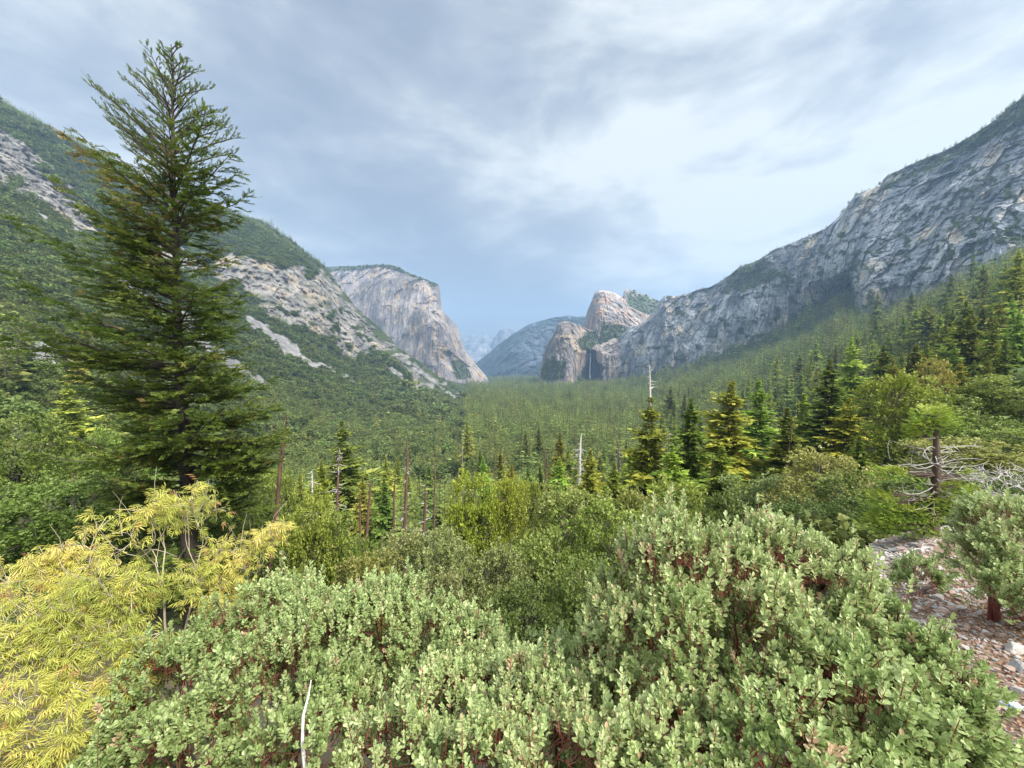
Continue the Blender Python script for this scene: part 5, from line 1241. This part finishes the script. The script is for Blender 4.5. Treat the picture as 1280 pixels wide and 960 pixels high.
# ------------------------------------------------------------------ leafless grey shrub, fallen limbs
gb = np.array(gbase(1262, 9.0)); zc_ = float(at(1262, 600, 9.0)[2]); tg_ = empty('leafless_shrub', gb, 'grey leafless shrub behind the manzanita at the right edge', 'shrub')
d = rng.normal(0, 1, (420, 3)); d /= np.linalg.norm(d, axis=1, keepdims=True); tips = at(1264, 606, 9.0) - gb + d * [.80, .7, .52] * rng.uniform(.5, 1.05, (420, 1)); tb = Tubes()
grow(tb, np.zeros(3), np.array([0, 0, 1.]), tips, .04, .0065, 6, frac=.5, bend=.07); link('stems', tb.mesh('stems'), M_GREY, tg_)
def fallen(px0, py0, px1, py1, Y0, Y1, r, label, mat, ntw=5):
    a, b = at(px0, py0, Y0), at(px1, py1, Y1); u = a[0] / a[1]
    a[2] = ground_at(a[0] / a[1], a[1])[0][0] + .03; b[2] = ground_at(b[0] / b[1], b[1])[0][0] + .06
    t = empty('fallen_limb', a, label, 'branch'); tb = Tubes(); c_ = curve(a, b, 6, .06) - a; tb.add(c_, np.linspace(r, r * .35, 6), 6)
    link('limb', tb.mesh('limb'), mat, t)
    for k in range(ntw):
        i = rng.integers(1, 6); l = np.linalg.norm(b - a) * .35; tt_ = Tubes(); tt_.add(curve(c_[i], c_[i] + rng.normal(0, 1, 3) * [l, l, l * .25] * .6 + [0, 0, .05], 4, .1), [r * .5, r * .4, r * .25, r * .1], 4)
        link('twig', tt_.mesh('twig'), mat, t)
fallen(1168, 690, 1095, 682, 10.2, 9.6, .02, 'grey fallen limb pointing left from the foot of the stunted fir', M_GREY)
fallen(1160, 700, 1120, 705, 9.4, 8.4, .016, 'shorter grey fallen limb on the rubble in front of the stunted fir', M_GREY)
fallen(105, 940, 40, 905, 2.9, 2.6, .012, 'brown fallen branch on the ground under the yellow shrub', M_PALE, 4)

# ------------------------------------------------------------------ rubble, stones and litter by the path
def stone_mesh(name, seed):
    import bmesh
    bm = bmesh.new(); bmesh.ops.create_icosphere(bm, subdivisions=3, radius=1)
    P_ = np.array([v.co[:] for v in bm.verts]); k = 1 + .35 * fbm(P_, 1.1, 3, seed) + .08 * fbm(P_, 4, 2, seed + 3)
    P_ = P_ * k[:, None] * [1, rng.uniform(.6, .9), rng.uniform(.35, .55)]
    for q in range(5):                                                              # broken faces
        nn = rng.normal(0, 1, 3); nn /= np.linalg.norm(nn); dd = P_ @ nn; P_ -= np.outer(np.maximum(dd - .55 * dd.max(), 0), nn)
    for v, c in zip(bm.verts, P_): v.co = c
    me = bpy.data.meshes.new(name); bm.to_mesh(me); bm.free(); return me
def stone_mat(name, c1, c2):
    m_ = bark_mat(name, c1, c2, 7, .8, 1); return m_
M_ST = [stone_mat('grey_stone', (.19, .185, .18), (.33, .31, .29)), stone_mat('pink_stone', (.26, .17, .13), (.42, .31, .25)), stone_mat('pale_stone', (.32, .29, .26), (.46, .43, .39))]
pebs = bpy.data.collections.new('pebble_kinds')
for k in range(6):
    me = stone_mesh('pebble', 40 + k); me.materials.append(M_ST[[1, 2, 1, 0, 1, 2][k]]); pebs.objects.link(bpy.data.objects.new('pebble', me))
def strip(n_, Y0, Y1):
    """Places on the rubble slope: a strip that runs from the stunted fir down to the lower right corner."""
    Y = Y0 + (Y1 - Y0) * rng.random(n_) ** .8; c = np.interp(Y, [2.2, 3.2, 4.5, 6, 8, 11, 14], [1325, 1275, 1225, 1165, 1110, 1130, 1140]); wd = np.interp(Y, [2.2, 3.2, 6, 9, 14], [150, 110, 80, 60, 60])
    px = c + rng.uniform(-1, 1, n_) * wd; u = (px - 640) / F; z = ground_at(u, Y)[0]; return np.stack([u * Y, Y, z], -1)
q = strip(5600, 2.3, 14); q2 = np.stack([rng.uniform(2.2, 10, 2600), rng.uniform(1.3, 11, 2600), np.zeros(2600)], -1); q2[:, 2] = ground_at(q2[:, 0] / q2[:, 1], q2[:, 1])[0]; q2 = q2[(q2[:, 0] / q2[:, 1] > .95) & (fbm(q2, .9, 3, 5) > -.15)]; q = np.concatenate([q, q2]); s_ = rng.lognormal(-3.7, .5, len(q)) * np.interp(q[:, 1], [2, 6, 14], [.62, 1.3, 2.2])
gn_scatter('rubble', q + np.array([0, 0, .005]), np.stack([s_, s_ * 1.1], -1), rng.integers(0, 6, len(q)), pebs, 'loose pink and pale stone chips covering the slope by the path', 'rubble')
lit = Leaves(); q = np.concatenate([strip(5000, 2.2, 8), np.stack([rng.uniform(1.8, 9, 5000), rng.uniform(1.2, 9, 5000), np.zeros(5000)], -1), np.stack([rng.uniform(-4.6, -1.8, 2600), rng.uniform(1.6, 4.2, 2600), np.zeros(2600)], -1)])
q[:, 2] = ground_at(q[:, 0] / q[:, 1], q[:, 1])[0] + .008
dd = rng.normal(0, 1, q.shape); dd[:, 2] *= .25
lit.add(OV * [1, 1, 1], OF, aim(dd, .5), q, rng.uniform(.025, .045, len(q)), rng.random(len(q)))
M_LIT = leaf_mat('leaf_litter', [(0, (.09, .035, .02)), (.5, (.20, .10, .06)), (1, (.42, .28, .17))], .7, .05, .0, .2, 0)
tag(link('leaf_litter', lit.mesh('leaf_litter'), M_LIT), 'brown fallen leaves strewn on the bare ground', 'litter', kind='stuff')
for (px, py, wpx, mi, lb) in [(1276, 838, 34, 0, 'long grey stone at the right edge above the plastic bottle'), (1272, 815, 30, 2, 'pale flat stone at the right edge, above the long grey one'),
    (1243, 884, 20, 1, 'pinkish stone touching the left side of the plastic bottle'), (1204, 762, 14, 2, 'pale stone standing out at the top of the path, below the edge manzanita'),
    (1190, 742, 12, 1, 'pink stone a little above the pale stone on the path'), (1256, 822, 10, 1, 'small tan stone left of the pale flat stone'), (1275, 865, 20, 2, 'cream stone half buried at the right edge beside the plastic bottle'),
    (1120, 690, 26, 0, 'flat grey slab at the top of the rubble, left of the stunted fir'), (1094, 690, 20, 2, 'pale slab at the far left end of the rubble'), (1146, 684, 18, 0, 'grey block at the left foot of the stunted fir'), (1185, 662, 16, 2, 'pale block just right of the stunted fir trunk'),
    (1222, 800, 10, 2, 'little pale stone in the litter in the middle of the path'), (1236, 846, 9, 1, 'little pink stone left of the long grey stone')]:
    lo, hi2 = 2.0, 14.0                                                             # where the line of sight meets the slope
    for _ in range(40):
        md_ = (lo + hi2) / 2; c = at(px, py, md_)
        if c[2] > ground_at(c[0] / c[1], c[1])[0][0]: lo = md_
        else: hi2 = md_
    c = at(px, py, lo); r_ = wpx / 2 / F * lo
    me = stone_mesh('stone', int(rng.integers(1, 999))); o = link('stone', me, M_ST[mi]); o.location = tuple(c + [0, 0, r_ * .12]); o.scale = (r_, r_, r_ * .95); o.rotation_euler = (rng.normal(0, .15), rng.normal(0, .15), rng.uniform(-.4, .4)); tag(o, lb, 'stone')
# crushed water bottle
lo, hi2 = 2.0, 9.0
for _ in range(40):
    md_ = (lo + hi2) / 2; c = at(1263, 884, md_)
    if c[2] > ground_at(c[0] / c[1], c[1])[0][0]: lo = md_
    else: hi2 = md_
c = at(1263, 884, lo); t = empty('plastic_bottle', c + [0, 0, .028], 'crumpled pale plastic bottle with a blue band lying at the right edge', 'bottle', rz=R(-35), sc=1.0)
def lathe(prof, name, mat, parent, crush=0):
    a = np.arange(20) * 2 * math.pi / 20; V = []
    for x, r in prof: V.append(np.stack([np.full(20, x), r * np.cos(a), r * np.sin(a)], -1))
    V = np.array(V); V[..., 1:] *= (1 + crush * fbm(V, 45, 3, 3))[..., None]
    ii = np.arange(len(prof) * 20).reshape(-1, 20); jj = np.roll(ii, -1, 1); fq = np.stack([ii[:-1], jj[:-1], jj[1:], ii[1:]], -1).reshape(-1, 4)
    return link(name, mesh_np(name, V.reshape(-1, 3), [fq, ii[:1], ii[-1:]], smooth=True), mat, parent)
def plain(name, c, rough=.3, **kw):
    m_ = bpy.data.materials.new(name); m_.use_nodes = True; b = m_.node_tree.nodes['Principled BSDF']; b.inputs['Base Color'].default_value = (*c, 1); b.inputs['Roughness'].default_value = rough
    for k_, v_ in kw.items(): b.inputs[k_.replace('_', ' ')].default_value = v_
    return m_
lathe([(-.075, .001), (-.074, .024), (-.068, .029), (-.03, .028), (-.025, .026), (-.02, .029), (.02, .029), (.045, .026), (.06, .014), (.068, .012)], 'body', plain('cloudy_plastic', (.62, .72, .80), .2), t, .35)
lathe([(-.021, .0295), (-.0205, .0305), (.0, .0305), (.0005, .0295)], 'band', plain('blue_film', (.05, .22, .42), .35), t, .3)
lathe([(.066, .001), (.0665, .0155), (.080, .0155), (.081, .001)], 'cap', plain('white_cap', (.7, .75, .8), .4), t)
